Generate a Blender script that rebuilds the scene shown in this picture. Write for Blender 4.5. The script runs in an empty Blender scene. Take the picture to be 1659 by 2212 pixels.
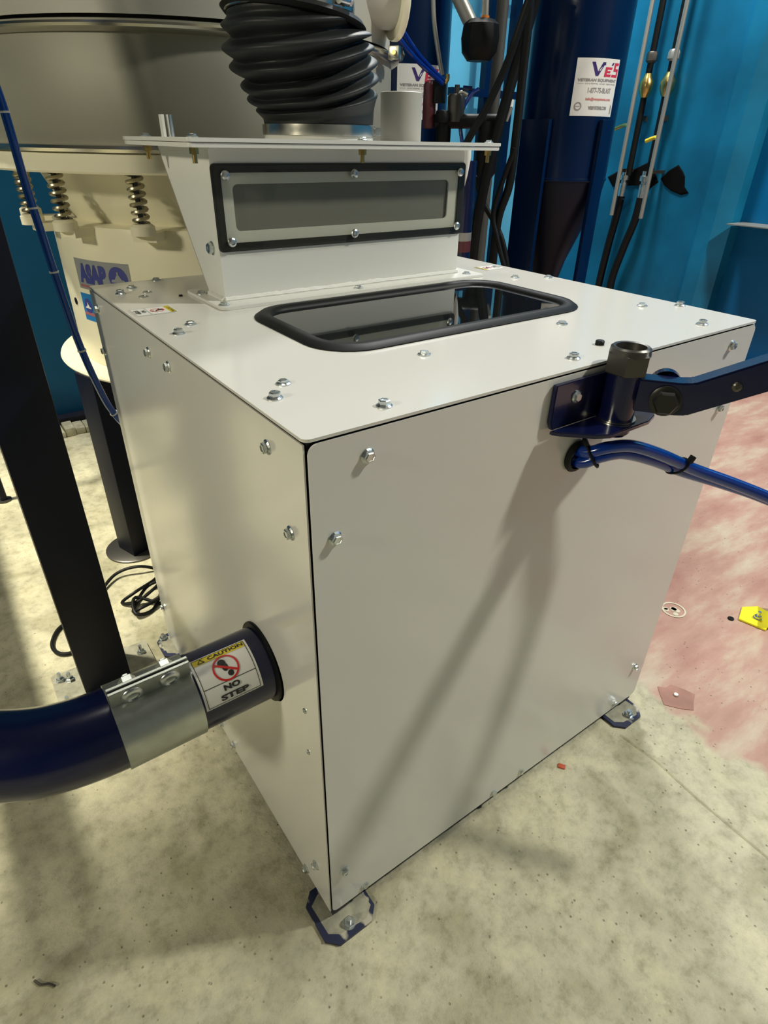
import bpy, bmesh, math, random
from mathutils import Vector, Matrix
from mathutils import noise as mnoise
random.seed(4)
PI = math.pi
SC = bpy.context.scene
COL = SC.collection

# ------------------------------------------------------------------ camera
FPX = 1304.26
CAM = Vector((-.28605, -.54482, 1.35566))
ROT = Matrix(((0.81352478, -0.58130565, 0.01616098),
              (-0.29292906, -0.43363856, -0.85214445),
              (0.50236441, 0.6885066, -0.52305703)))      # rows: right, down, forward
cd = bpy.data.cameras.new('camera'); cam = bpy.data.objects.new('camera', cd); COL.objects.link(cam)
cd.sensor_fit = 'HORIZONTAL'; cd.sensor_width = 36; cd.lens = FPX / 1659 * 36
cd.clip_start = .02; cd.clip_end = 60
m3 = Matrix((ROT[0], -ROT[1], -ROT[2])).transposed()
cam.matrix_world = Matrix.Translation(CAM) @ m3.to_4x4()
SC.camera = cam

# ------------------------------------------------------------------ world, lamps, exposure
w = bpy.data.worlds.new('world'); SC.world = w; w.use_nodes = True
w.node_tree.nodes['Background'].inputs[0].default_value = (.75, .85, 1, 1)
w.node_tree.nodes['Background'].inputs[1].default_value = .05
SC.view_settings.view_transform = 'Standard'; SC.view_settings.look = 'None'
SC.view_settings.gamma = 1; SC.view_settings.use_curve_mapping = False
SC.view_settings.exposure = 0.0
SC.cycles.use_denoising = True
SC.cycles.max_bounces = 7; SC.cycles.diffuse_bounces = 4; SC.cycles.glossy_bounces = 4
SC.cycles.transparent_max_bounces = 8
SC.cycles.sample_clamp_indirect = 6
WARM = (1, .965, .82)
LAMPS = [  # x, y, z, size, watts, colour, beam angle (0: open lamp), aim : high bay lamps, partly added as fill
    (3.30, -1.50, 4.55, .36, 235, WARM, 0, None),
    (-3.55, -.1, 2.75, .5, 100, (1, .93, .70), 0, (.0, .7, .9)),  # added fill for the cabinet's left side
    (-1.5, 2.3, 4.55, .35, 1450, (1, .94, .74), 38, (-.75, 1.75, 0)),  # added spot, makes the bright floor pool at left
    (2.9, 2.45, 4.55, .5, 170, (1, .98, .92), 0, None),  # added to brighten the back wall
    (0.2, .9, 4.55, .6, 18, WARM, 0, None),
]
for i, (x, y, z, s, p, c, beam, aim) in enumerate(LAMPS):
    if beam:
        ld = bpy.data.lights.new('bay_light', 'SPOT'); ld.spot_size = math.radians(beam); ld.spot_blend = .75; ld.shadow_soft_size = s / 2
    else:
        ld = bpy.data.lights.new('bay_light', 'AREA'); ld.shape = 'DISK'; ld.size = s
    ld.energy = p; ld.color = c
    lo = bpy.data.objects.new('bay_light', ld); lo.location = (x, y, z - .012 - (s * .6 if beam else 0)); COL.objects.link(lo)
    if aim: lo.rotation_euler = (Vector(aim) - lo.location).to_track_quat('-Z', 'Y').to_euler()

def at(u, v, D):            # a point D metres away over the floor, along a sight line
    d = ROT.transposed() @ Vector(((u - 829.5) / FPX, (v - 1106) / FPX, 1))
    return CAM + d * (D / math.hypot(d.x, d.y))

# ------------------------------------------------------------------ materials
def mat(name, col, rough=.5, metal=0, spec=.5, bump=0, bscale=60, var=0, vscale=6, coat=0, alpha=1, emit=None):
    m = bpy.data.materials.new(name); m.use_nodes = True
    nt = m.node_tree; b = nt.nodes['Principled BSDF']
    b.inputs['Base Color'].default_value = (*col, 1)
    b.inputs['Roughness'].default_value = rough
    b.inputs['Metallic'].default_value = metal
    b.inputs['Specular IOR Level'].default_value = spec
    b.inputs['Coat Weight'].default_value = coat; b.inputs['Coat Roughness'].default_value = .06
    if emit:
        b.inputs['Emission Color'].default_value = (*emit[0], 1); b.inputs['Emission Strength'].default_value = emit[1]
    tc = None
    if bump or var:
        tc = nt.nodes.new('ShaderNodeTexCoord')
    if bump:
        n = nt.nodes.new('ShaderNodeTexNoise'); n.inputs['Scale'].default_value = bscale; n.inputs['Detail'].default_value = 4
        bp = nt.nodes.new('ShaderNodeBump'); bp.inputs['Strength'].default_value = bump; bp.inputs['Distance'].default_value = .002
        nt.links.new(tc.outputs['Object'], n.inputs['Vector']); nt.links.new(n.outputs['Fac'], bp.inputs['Height'])
        nt.links.new(bp.outputs['Normal'], b.inputs['Normal'])
    if var:
        n = nt.nodes.new('ShaderNodeTexNoise'); n.inputs['Scale'].default_value = vscale; n.inputs['Detail'].default_value = 5
        r = nt.nodes.new('ShaderNodeValToRGB')
        r.color_ramp.elements[0].position = .3; r.color_ramp.elements[1].position = .7
        r.color_ramp.elements[0].color = (*[c * (1 - var) for c in col], 1)
        r.color_ramp.elements[1].color = (*[min(1, c * (1 + var)) for c in col], 1)
        nt.links.new(tc.outputs['Object'], n.inputs['Vector']); nt.links.new(n.outputs['Fac'], r.inputs['Fac'])
        nt.links.new(r.outputs['Color'], b.inputs['Base Color'])
    return m

M = {}
M['white'] = mat('white_powder_coat', (.72, .71, .67), .15, spec=.6, bump=.02, bscale=900)
M['hopper'] = mat('hopper_paint', (.74, .74, .70), .35, bump=.08, bscale=500)
M['cream'] = mat('cream_paint', (.82, .78, .61), .35, var=.04, vscale=3)
M['steel_deck'] = mat('brushed_deck_steel', (.29, .285, .235), .55, metal=.25, var=.06, vscale=2)
M['band'] = mat('polished_band', (.62, .60, .52), .22, metal=1)
M['zinc'] = mat('zinc_plate', (.62, .66, .66), .30, metal=1, var=.18, vscale=60)
M['galv'] = mat('galvanised_sheet', (.50, .53, .49), .36, metal=.9, var=.16, vscale=22, bump=.15, bscale=45)
M['navy'] = mat('navy_gloss_paint', (.0035, .006, .040), .22, spec=.45, coat=.25)
M['navy_post'] = mat('dark_navy_paint', (.0015, .0035, .014), .45, spec=.25)
M['pot'] = mat('pot_blue_paint', (.0005, .010, .048), .24, spec=.3)
M['black'] = mat('black_rubber', (.0045, .005, .005), .5, spec=.22)
M['hose_rubber'] = mat('bellows_rubber', (.012, .014, .015), .52, spec=.4, bump=.2, bscale=120)
M['gasket'] = mat('gasket_black', (.012, .012, .011), .6)
M['inner'] = mat('inner_frame_black', (.01, .01, .02), .5)
M['dark_iron'] = mat('blackened_iron', (.03, .03, .028), .35, metal=.5)
M['brass'] = mat('brass', (.55, .40, .14), .3, metal=1)
M['iron'] = mat('black_iron', (.10, .095, .085), .35, metal=.7)
M['spring'] = mat('spring_steel', (.42, .38, .28), .35, metal=.9)
M['grey_tube'] = mat('grey_painted_tube', (.42, .41, .36), .5)
M['cyan_wall'] = mat('cyan_painted_steel', (.006, .15, .29), .42, spec=.3, var=.30, vscale=2.2, bump=.12, bscale=9)
M['cyan_door'] = mat('blue_painted_steel', (.0005, .12, .30), .45, spec=.25, var=.15, vscale=1.2)
M['lit_wall_panel'] = mat('lit_wall_blue', (.10, .42, .66), .45, spec=.3, var=.15, vscale=1.5)
M['shaded_wall'] = mat('shaded_wall_blue', (.002, .075, .17), .5, spec=.25, var=.2, vscale=1.2)  # darker blue, shade on the back wall painted into the colour
M['pale'] = mat('hall_wall_paint', (.16, .17, .17), .7)
M['ceil'] = mat('ceiling_paint', (.26, .26, .25), .8)
M['air_blue'] = mat('blue_air_tube', (.002, .028, .23), .16, coat=.4)
M['air_bright'] = mat('bright_blue_tube', (.004, .075, .42), .16, coat=.4)
M['sheet'] = mat('sticker_sheet', (.80, .80, .78), .35)
M['yellow'] = mat('sticker_yellow', (.78, .62, .03), .4)
M['ink'] = mat('ink_black', (.02, .02, .02), .5)
M['red'] = mat('ink_red', (.62, .02, .02), .45)
M['logo_navy'] = mat('ink_navy', (.04, .02, .16), .45)
M['logo_red'] = mat('ink_crimson', (.60, .03, .08), .45)
M['ink_grey'] = mat('ink_grey', (.30, .29, .30), .5)
M['ink_pink'] = mat('ink_faded_red', (.62, .25, .24), .5)
M['tag_grey'] = mat('sticker_grey', (.27, .28, .30), .45)
M['tag_blue'] = mat('sticker_letter_blue', (.05, .06, .26), .45)
M['tag_sky'] = mat('sticker_sky_blue', (.02, .18, .48), .4)
M['tag_maroon'] = mat('sticker_maroon', (.35, .12, .14), .5)
M['bracket_yellow'] = mat('bracket_yellow_paint', (.80, .72, .02), .4)
M['burn'] = mat('sealant_black', (.003, .003, .003), .8, spec=.1)
M['amber'] = mat('amber_plastic', (.75, .22, .03), .3)
M['white_plastic'] = mat('white_plastic', (.85, .85, .82), .3)
M['pipe_grey'] = mat('galvanised_pipe', (.38, .37, .33), .4, metal=.6)
M['galv_dark'] = mat('dull_conduit', (.07, .07, .065), .45)
M['maroon'] = mat('maroon_paint', (.09, .02, .025), .35)
M['mesh_grey'] = mat('inside_grey', (.22, .22, .20), .6)
M['chip_red'] = mat('red_chip', (.5, .08, .03), .6)
M['foot'] = mat('worn_foot_plate', (.30, .29, .22), .55, var=.3, vscale=40)

def glass_black():
    m = bpy.data.materials.new('black_window_glass'); m.use_nodes = True
    b = m.node_tree.nodes['Principled BSDF']
    b.inputs['Base Color'].default_value = (.006, .007, .007, 1); b.inputs['Roughness'].default_value = .025
    b.inputs['Specular IOR Level'].default_value = .9
    return m
M['glass_black'] = glass_black()
def acrylic():
    m = bpy.data.materials.new('clear_acrylic'); m.use_nodes = True
    nt = m.node_tree; nt.nodes.remove(nt.nodes['Principled BSDF'])
    o = nt.nodes['Material Output']
    t = nt.nodes.new('ShaderNodeBsdfTransparent'); t.inputs[0].default_value = (.93, .93, .90, 1)
    g = nt.nodes.new('ShaderNodeBsdfGlossy'); g.inputs['Roughness'].default_value = .04
    f0 = nt.nodes.new('ShaderNodeFresnel'); f0.inputs[0].default_value = 1.45
    ge = nt.nodes.new('ShaderNodeNewGeometry'); su = nt.nodes.new('ShaderNodeMath'); su.operation = 'SUBTRACT'; su.inputs[0].default_value = 1
    f = nt.nodes.new('ShaderNodeMath'); f.operation = 'MULTIPLY'
    nt.links.new(ge.outputs['Backfacing'], su.inputs[1]); nt.links.new(su.outputs[0], f.inputs[0]); nt.links.new(f0.outputs[0], f.inputs[1])
    x = nt.nodes.new('ShaderNodeMixShader')
    nt.links.new(f.outputs[0], x.inputs[0]); nt.links.new(t.outputs[0], x.inputs[1]); nt.links.new(g.outputs[0], x.inputs[2])
    nt.links.new(x.outputs[0], o.inputs[0])
    return m
M['acrylic'] = acrylic()

def worn_blue():       # blue paint rubbed off to bare dusty steel in patches
    m = mat('worn_blue_paint', (.01, .02, .12), .5)
    nt = m.node_tree; b = nt.nodes['Principled BSDF']
    tc = nt.nodes.new('ShaderNodeTexCoord'); n = nt.nodes.new('ShaderNodeTexNoise'); n.inputs['Scale'].default_value = 22
    r = nt.nodes.new('ShaderNodeValToRGB'); r.color_ramp.elements[0].position = .58; r.color_ramp.elements[1].position = .64
    r.color_ramp.elements[0].color = (.012, .017, .055, 1); r.color_ramp.elements[1].color = (.44, .42, .33, 1)
    nt.links.new(tc.outputs['Object'], n.inputs['Vector']); nt.links.new(n.outputs['Fac'], r.inputs['Fac'])
    nt.links.new(r.outputs['Color'], b.inputs['Base Color'])
    return m
M['worn_blue'] = worn_blue()

def floor_mat():
    m = bpy.data.materials.new('worn_concrete'); m.use_nodes = True
    nt = m.node_tree; N = nt.nodes.new; L = nt.links.new
    b = nt.nodes['Principled BSDF']
    tc = N('ShaderNodeTexCoord'); P = tc.outputs['Object']
    def noise(s, d=5, rough=.55, dist=0):
        n = N('ShaderNodeTexNoise'); n.inputs['Scale'].default_value = s; n.inputs['Detail'].default_value = d
        n.inputs['Roughness'].default_value = rough; n.inputs['Distortion'].default_value = dist
        L(P, n.inputs['Vector']); return n.outputs['Fac']
    def ramp(f, stops):
        r = N('ShaderNodeValToRGB'); e = r.color_ramp.elements
        while len(e) < len(stops): e.new(.5)
        for i, (p, c) in enumerate(stops): e[i].position = p; e[i].color = (*c, 1)
        L(f, r.inputs['Fac']); return r.outputs['Color']
    def mix(f, a, c, mode='MIX'):
        x = N('ShaderNodeMix'); x.data_type = 'RGBA'; x.blend_type = mode
        if isinstance(f, float): x.inputs[0].default_value = f
        else: L(f, x.inputs[0])
        for s, k in ((a, 6), (c, 7)):
            if isinstance(s, tuple): x.inputs[k].default_value = (*s, 1)
            else: L(s, x.inputs[k])
        return x.outputs[2]
    def math_(op, a, c=0.0):
        x = N('ShaderNodeMath'); x.operation = op
        for s, k in ((a, 0), (c, 1)):
            if isinstance(s, (int, float)): x.inputs[k].default_value = s
            else: L(s, x.inputs[k])
        return x.outputs[0]
    base = ramp(noise(2.2, 6, .6), [(.25, (.38, .355, .245)), (.5, (.47, .445, .32)), (.75, (.55, .52, .385))])
    fine = ramp(noise(26, 6, .7), [(.3, (.66, .65, .60)), (.5, (1, 1, 1)), (.72, (1.2, 1.19, 1.16))])
    c = mix(1.0, base, fine, 'MULTIPLY')
    blot = ramp(noise(5.5, 3, .5, .6), [(.36, (.74, .73, .67)), (.5, (1, 1, 1)), (.68, (1.15, 1.14, 1.10))])
    c = mix(1.0, c, blot, 'MULTIPLY')
    # worn red floor paint beyond the screed edge on the right
    sx = N('ShaderNodeSeparateXYZ'); L(P, sx.inputs[0])
    edge = math_('ADD', math_('SUBTRACT', sx.outputs['X'], 1.05), math_('MULTIPLY', math_('SUBTRACT', noise(5, 3), .5), .55))
    red_in = math_('MULTIPLY', edge, 14.0); red_in.node.use_clamp = True
    mp = N('ShaderNodeMapping'); mp.inputs['Scale'].default_value = (1.1, 3.4, 1); mp.inputs['Rotation'].default_value = (0, 0, .5); L(P, mp.inputs[0])
    rn = N('ShaderNodeTexNoise'); rn.inputs['Scale'].default_value = 2.2; rn.inputs['Detail'].default_value = 7; rn.inputs['Roughness'].default_value = .62; L(mp.outputs[0], rn.inputs['Vector'])
    redcol = ramp(rn.outputs['Fac'], [(.32, (.36, .18, .145)), (.50, (.45, .27, .215)), (.60, (.50, .38, .29)), (.72, (.56, .49, .38))])
    c = mix(red_in, c, redcol)
    # aggregate pits
    v = N('ShaderNodeTexVoronoi'); v.inputs['Scale'].default_value = 60; L(P, v.inputs['Vector'])
    pit = ramp(v.outputs['Distance'], [(.0, (1, 1, 1)), (.16, (0, 0, 0))])
    where = ramp(noise(3.1, 3), [(.42, (0, 0, 0)), (.55, (1, 1, 1))])
    rnd = ramp(v.outputs['Color'], [(.35, (0, 0, 0)), (.6, (1, 1, 1))])
    pitm = mix(1.0, mix(1.0, pit, where, 'MULTIPLY'), rnd, 'MULTIPLY')
    c = mix(math_('MULTIPLY', pitm, .7), c, (.20, .185, .13))
    L(c, b.inputs['Base Color'])
    rr = N('ShaderNodeMapRange'); rr.inputs[3].default_value = .42; rr.inputs[4].default_value = .75
    L(noise(4, 4), rr.inputs[0]); L(rr.outputs[0], b.inputs['Roughness'])
    h = math_('SUBTRACT', math_('ADD', math_('MULTIPLY', noise(26, 6, .7), .9), math_('MULTIPLY', noise(4, 4), 1.6)), math_('MULTIPLY', pitm, 1.0))
    bp = N('ShaderNodeBump'); bp.inputs['Strength'].default_value = .7; bp.inputs['Distance'].default_value = .007
    L(h, bp.inputs['Height']); L(bp.outputs['Normal'], b.inputs['Normal'])
    return m
M['floor'] = floor_mat()

# ------------------------------------------------------------------ helpers
def obj(name, bm, m, parent=None, smooth=True, kind=None, label=None):
    me = bpy.data.meshes.new(name)
    bmesh.ops.recalc_face_normals(bm, faces=bm.faces)
    bm.to_mesh(me); bm.free()
    me.materials.append(M[m] if isinstance(m, str) else m)
    if smooth:
        for p in me.polygons: p.use_smooth = True
        try: me.set_sharp_from_angle(angle=math.radians(35))
        except Exception: pass
    o = bpy.data.objects.new(name, me); COL.objects.link(o)
    if parent is not None: put(o, parent)
    if kind: o['kind'] = kind
    if label: o['label'] = label
    return o
def world_loc(o):
    v = Vector((0, 0, 0))
    while o: v += o.location; o = o.parent
    return v
def put(o, parent):      # parent keeps the child where it was drawn (things are only translated)
    o.parent = parent; o.location = o.location - world_loc(parent)
def thing(name, label, cat, loc=(0, 0, 0), group=None):
    o = bpy.data.objects.new(name, None); COL.objects.link(o); o.location = loc
    o.empty_display_size = .05
    o['label'] = label; o['category'] = cat
    if group: o['group'] = group
    return o
def tag(o, label, cat, group=None):
    o['label'] = label; o['category'] = cat
    if group: o['group'] = group
    return o
def struct(name, bm, m, smooth=False):
    o = obj(name, bm, m, smooth=smooth); o['kind'] = 'structure'; return o
def BM(): return bmesh.new()
def box(bm, x0, x1, y0, y1, z0, z1, bev=0):
    r = bmesh.ops.create_cube(bm, size=1)
    for v in r['verts']:
        v.co = Vector(((x0 + x1) / 2 + v.co.x * (x1 - x0), (y0 + y1) / 2 + v.co.y * (y1 - y0), (z0 + z1) / 2 + v.co.z * (z1 - z0)))
    if bev:
        es = list({e for v in r['verts'] for e in v.link_edges})
        bmesh.ops.bevel(bm, geom=es, offset=bev, segments=2, affect='EDGES', profile=.6)
    return bm
def frame_of(d):
    d = d.normalized(); a = Vector((0, 0, 1)) if abs(d.z) < .9 else Vector((1, 0, 0))
    x = d.cross(a).normalized(); y = d.cross(x).normalized(); return x, y
def cyl(bm, p0, p1, r0, r1=None, seg=24, cap=True):
    p0 = Vector(p0); p1 = Vector(p1); r1 = r0 if r1 is None else r1
    x, y = frame_of(p1 - p0); A = []; B = []
    for i in range(seg):
        a = 2 * PI * i / seg; d = x * math.cos(a) + y * math.sin(a)
        A.append(bm.verts.new(p0 + d * r0)); B.append(bm.verts.new(p1 + d * r1))
    for i in range(seg):
        j = (i + 1) % seg; bm.faces.new((A[i], A[j], B[j], B[i]))
    if cap: bm.faces.new(A[::-1]); bm.faces.new(B)
    return bm
def lathe(bm, prof, p0, d=(0, 0, 1), seg=32, close=False):
    """prof: list of (radius, height) turned about the axis from p0 along d"""
    p0 = Vector(p0); d = Vector(d).normalized(); x, y = frame_of(d); rings = []
    for r, h in prof:
        if r < 1e-6: rings.append([bm.verts.new(p0 + d * h)]); continue
        rings.append([bm.verts.new(p0 + d * h + (x * math.cos(2 * PI * i / seg) + y * math.sin(2 * PI * i / seg)) * r) for i in range(seg)])
    n = len(rings)
    for k in range(n if close else n - 1):
        a, b = rings[k], rings[(k + 1) % n]
        for i in range(seg):
            j = (i + 1) % seg
            if len(a) == 1 and len(b) == 1: continue
            if len(a) == 1: bm.faces.new((a[0], b[i], b[j]))
            elif len(b) == 1: bm.faces.new((a[i], a[j], b[0]))
            else: bm.faces.new((a[i], a[j], b[j], b[i]))
    return bm
def spline(pts, n=8):
    pts = [Vector(p) for p in pts]; out = []
    P = [pts[0] * 2 - pts[1]] + pts + [pts[-1] * 2 - pts[-2]]
    for i in range(1, len(P) - 2):
        a, b, c, d = P[i - 1:i + 3]
        for k in range(n):
            t = k / n
            out.append(.5 * ((2 * b) + (c - a) * t + (2 * a - 5 * b + 4 * c - d) * t * t + (3 * b - a - 3 * c + d) * t ** 3))
    out.append(pts[-1]); return out
def tube(bm, pts, r, seg=12, sm=8, cap=True):
    p = spline(pts, sm) if sm else [Vector(q) for q in pts]
    n = len(p); R = r if callable(r) else (lambda t: r)
    T = [(p[min(i + 1, n - 1)] - p[max(i - 1, 0)]).normalized() for i in range(n)]
    x, y = frame_of(T[0]); rings = []
    for i in range(n):
        x = (x - T[i] * x.dot(T[i])).normalized(); y = T[i].cross(x)
        rr = R(i / (n - 1))
        rings.append([bm.verts.new(p[i] + (x * math.cos(2 * PI * k / seg) + y * math.sin(2 * PI * k / seg)) * rr) for k in range(seg)])
    for a, b in zip(rings, rings[1:]):
        for k in range(seg):
            j = (k + 1) % seg; bm.faces.new((a[k], a[j], b[j], b[k]))
    if cap: bm.faces.new(rings[0][::-1]); bm.faces.new(rings[-1])
    return bm
def rrect(x0, x1, y0, y1, r, n=5):
    pts = []
    for cx, cy, a0 in ((x1 - r, y1 - r, 0), (x0 + r, y1 - r, 90), (x0 + r, y0 + r, 180), (x1 - r, y0 + r, 270)):
        for k in range(n + 1):
            a = math.radians(a0 + 90 * k / n); pts.append((cx + r * math.cos(a), cy + r * math.sin(a)))
    return pts
AX = {'x': lambda u, v, d: (d, u, v), 'y': lambda u, v, d: (u, d, v), 'z': lambda u, v, d: (u, v, d)}
def prism(bm, poly, axis, d0, d1, bev=0):
    f = AX[axis]
    A = [bm.verts.new(f(u, v, d0)) for u, v in poly]; B = [bm.verts.new(f(u, v, d1)) for u, v in poly]
    n = len(poly); fa = bm.faces.new(A); fb = bm.faces.new(B[::-1])
    for i in range(n):
        j = (i + 1) % n; bm.faces.new((A[j], A[i], B[i], B[j]))
    if bev:
        bmesh.ops.bevel(bm, geom=list(fa.edges) + list(fb.edges), offset=bev, segments=2, affect='EDGES')
    return bm
def ring_prism(bm, outer, inner, axis, d0, d1, mid=None):
    """a flat frame between two outlines with the same number of points"""
    f = AX[axis]; n = len(outer)
    loops = [[bm.verts.new(f(u, v, d)) for u, v in o] for o, d in ((outer, d0), (outer, d1), (inner, d1), (inner, d0))]
    for k in range(4):
        a, b = loops[k], loops[(k + 1) % 4]
        for i in range(n):
            j = (i + 1) % n; bm.faces.new((a[i], a[j], b[j], b[i]))
    return bm
def plate_hole(bm, outer, inner, axis, d0, d1): return ring_prism(bm, outer, inner, axis, d0, d1)
def xf(bm, M4):
    bmesh.ops.transform(bm, matrix=M4, verts=bm.verts); return bm

# flat print: list of 2-D polygons -> a mesh laid on a surface by a mapping (s, t, h) -> point
def strip(pts, w, closed=False):
    out = []
    n = len(pts)
    for i in range(n if closed else n - 1):
        a = Vector(pts[i]); b = Vector(pts[(i + 1) % n]); d = (b - a).normalized() * (w / 2); q = Vector((-d.y, d.x))
        out.append([tuple(a - d * .6 + q), tuple(a - d * .6 - q), tuple(b + d * .6 - q), tuple(b + d * .6 + q)])
    return out
def disc(cx, cy, rx, ry=None, n=24, rot=0):
    ry = ry or rx; c, s = math.cos(rot), math.sin(rot)
    return [(cx + rx * math.cos(2 * PI * i / n) * c - ry * math.sin(2 * PI * i / n) * s,
             cy + rx * math.cos(2 * PI * i / n) * s + ry * math.sin(2 * PI * i / n) * c) for i in range(n)]
def annulus(cx, cy, r0, r1, n=28):
    out = []
    for i in range(n):
        a, b = 2 * PI * i / n, 2 * PI * (i + 1) / n
        out.append([(cx + r0 * math.cos(a), cy + r0 * math.sin(a)), (cx + r1 * math.cos(a), cy + r1 * math.sin(a)),
                    (cx + r1 * math.cos(b), cy + r1 * math.sin(b)), (cx + r0 * math.cos(b), cy + r0 * math.sin(b))])
    return out
def polys(name, ps, mapping, h, m, parent):
    bm = BM()
    for p in ps: bm.faces.new([bm.verts.new(mapping(s, t, h)) for s, t in p])
    return obj(name, bm, m, parent, smooth=False)
def grid_sheet(name, s0, s1, t0, t1, mapping, m, parent, n=14, h=.0004, label=None):
    bm = BM(); V = {}
    for i in range(n + 1):
        for j in range(n + 1):
            V[i, j] = bm.verts.new(mapping(s0 + (s1 - s0) * i / n, t0 + (t1 - t0) * j / n, h))
    for i in range(n):
        for j in range(n): bm.faces.new((V[i, j], V[i + 1, j], V[i + 1, j + 1], V[i, j + 1]))
    return obj(name, bm, m, parent, label=label)
_font = {}
def text_mesh(txt, bold=.0):
    key = (txt, bold)
    if key in _font: return _font[key]
    c = bpy.data.curves.new('lettering', 'FONT'); c.body = txt; c.size = 1; c.offset = bold; c.resolution_u = 3
    o = bpy.data.objects.new('lettering', c); COL.objects.link(o)
    dg = bpy.context.evaluated_depsgraph_get(); dg.update()
    me = bpy.data.meshes.new_from_object(o.evaluated_get(dg))
    vs = [v.co.copy() for v in me.vertices]; fs = [tuple(p.vertices) for p in me.polygons]
    bpy.data.objects.remove(o); bpy.data.curves.remove(c); bpy.data.meshes.remove(me)
    x0 = min(v.x for v in vs); x1 = max(v.x for v in vs); y0 = min(v.y for v in vs); y1 = max(v.y for v in vs)
    vs = [((v.x - x0) / (x1 - x0), (v.y - y0) / (y1 - y0)) for v in vs]
    _font[key] = (vs, fs); return _font[key]
def text(txt, s0, s1, t0, t1, mapping, h, m, parent, bold=.03, name='lettering', slant=0):
    vs, fs = text_mesh(txt, bold); bm = BM()
    V = [bm.verts.new(mapping(s0 + (s1 - s0) * x + slant * y, t0 + (t1 - t0) * y, h)) for x, y in vs]
    for f in fs:
        try: bm.faces.new([V[i] for i in f])
        except ValueError: pass
    return obj(name, bm, m, parent, smooth=False)

# hex flange bolt, drawn once and shared
def bolt_mesh(kind):
    bm = BM()
    if kind == 'flange':
        lathe(bm, [(.0108, 0), (.0108, .0012), (.0085, .0032), (.0, .0032)], (0, 0, 0), seg=16)
        lathe(bm, [(.0078, .003), (.0078, .0078), (.0066, .0088), (.005, .0088), (.0045, .0078), (0, .0078)], (0, 0, 0), seg=6)
    elif kind == 'low':
        lathe(bm, [(.0105, 0), (.0105, .0015), (.008, .0028), (0, .0028)], (0, 0, 0), seg=16)
        lathe(bm, [(.0074, .0027), (.0074, .0052), (.006, .0060), (0, .0060)], (0, 0, 0), seg=6)
    elif kind == 'button':
        lathe(bm, [(.0085, 0), (.0085, .001), (.0075, .003), (.005, .0044), (.0026, .0048), (.0022, .0034), (0, .0034)], (0, 0, 0), seg=14)
    elif kind == 'hexnut':
        lathe(bm, [(.0115, 0), (.0115, .0015), (0, .0015)], (0, 0, 0), seg=16)
        lathe(bm, [(.0098, .001), (.0098, .008), (.0085, .0092), (.0045, .0092), (.0045, .008), (0, .008)], (0, 0, 0), seg=6)
    me = bpy.data.meshes.new('bolt'); bmesh.ops.recalc_face_normals(bm, faces=bm.faces); bm.to_mesh(me); bm.free()
    me.materials.append(M['zinc']); return me
BOLT = {k: bolt_mesh(k) for k in ('flange', 'low', 'button', 'hexnut')}
ZR = {'z': Matrix(), '-y': Matrix.Rotation(PI / 2, 4, 'X'), '-x': Matrix.Rotation(-PI / 2, 4, 'Y'), '-z': Matrix.Rotation(PI, 4, 'X')}
def bolt(p, face, parent, kind='flange', s=1, name='bolt', m=None, d=None):
    me = BOLT[kind]
    o = bpy.data.objects.new(name, me); COL.objects.link(o)
    if d is not None: R = Vector(d).to_track_quat('Z', 'Y').to_matrix().to_4x4()
    else: R = ZR[face]
    a = random.random() * PI
    M4 = R @ Matrix.Rotation(a, 4, 'Z')
    o.rotation_euler = M4.to_euler(); o.scale = (s, s, s); o.location = Vector(p)
    if m:
        me2 = me.copy(); me2.materials[0] = M[m]; o.data = me2
    put(o, parent); return o

# ------------------------------------------------------------------ the hall
X0, X1, Y0, Y1, ZC = -4.0, 4.1, -4.2, 3.0, 4.9
b = BM()
n = 60
r = bmesh.ops.create_grid(b, x_segments=1, y_segments=1, size=.5)
for v in r['verts']: v.co = Vector(((X0 + X1) / 2 + v.co.x * (X1 - X0), (Y0 + Y1) / 2 + v.co.y * (Y1 - Y0), 0))
floor = struct('floor', b, 'floor')
struct('ceiling', box(BM(), X0 - .1, X1 + .1, Y0 - .1, Y1 + .1, ZC, ZC + .1), 'ceil')
struct('wall_back', box(BM(), X0 - .1, X1 + .1, Y1, Y1 + .1, 0, ZC), 'shaded_wall')
struct('wall_right', box(BM(), X1, X1 + .1, Y0, Y1, 0, ZC), 'cyan_door')
struct('wall_left', box(BM(), X0 - .1, X0, Y0, Y1, 0, ZC), 'pale')
struct('wall_front', box(BM(), X0, X1, Y0 - .1, Y0, 0, ZC), 'pale')
# the steel panel on the right wall that carries the pipes, its edge fold, the column and the flashing
b = BM(); box(b, 4.00, 4.1, 1.86, 3.0, 0, ZC - .002)
b2 = prism(BM(), [(4.0, 1.86), (3.93, 1.80), (3.93, 1.70), (4.0, 1.62), (4.1, 1.62), (4.1, 1.86)], 'z', 0, ZC - .002)
struct('trim_1', b, 'cyan_wall'); struct('trim_2', b2, 'cyan_wall')
b = BM(); box(b, 3.98, 4.1, -2.0, 1.62, 0, .10); struct('baseboard_right', b, 'cyan_door')
b = BM(); box(b, X0, 4.0, 2.93, 3.0, 0, .05); struct('baseboard_back', b, 'inner')
struct('trim_4', box(BM(), 2.35, 3.98, 2.975, 3.0, .05, 3.4), 'lit_wall_panel')  # added sheet, its paler blue paints lamplight onto the back wall
sh = thing('wall_shelf', 'blue steel ledge with bare metal lip on the right blue wall', 'shelf', (4.0, .9, .94))
obj('top_plate', box(BM(), 3.90, 4.0985, .3, 1.60, .945, .951), 'pipe_grey', sh, smooth=False, label='bare metal lip of the ledge')
obj('rear_flange', box(BM(), 4.085, 4.0985, .3, 1.60, .90, .944), 'cyan_door', sh, smooth=False)
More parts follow.
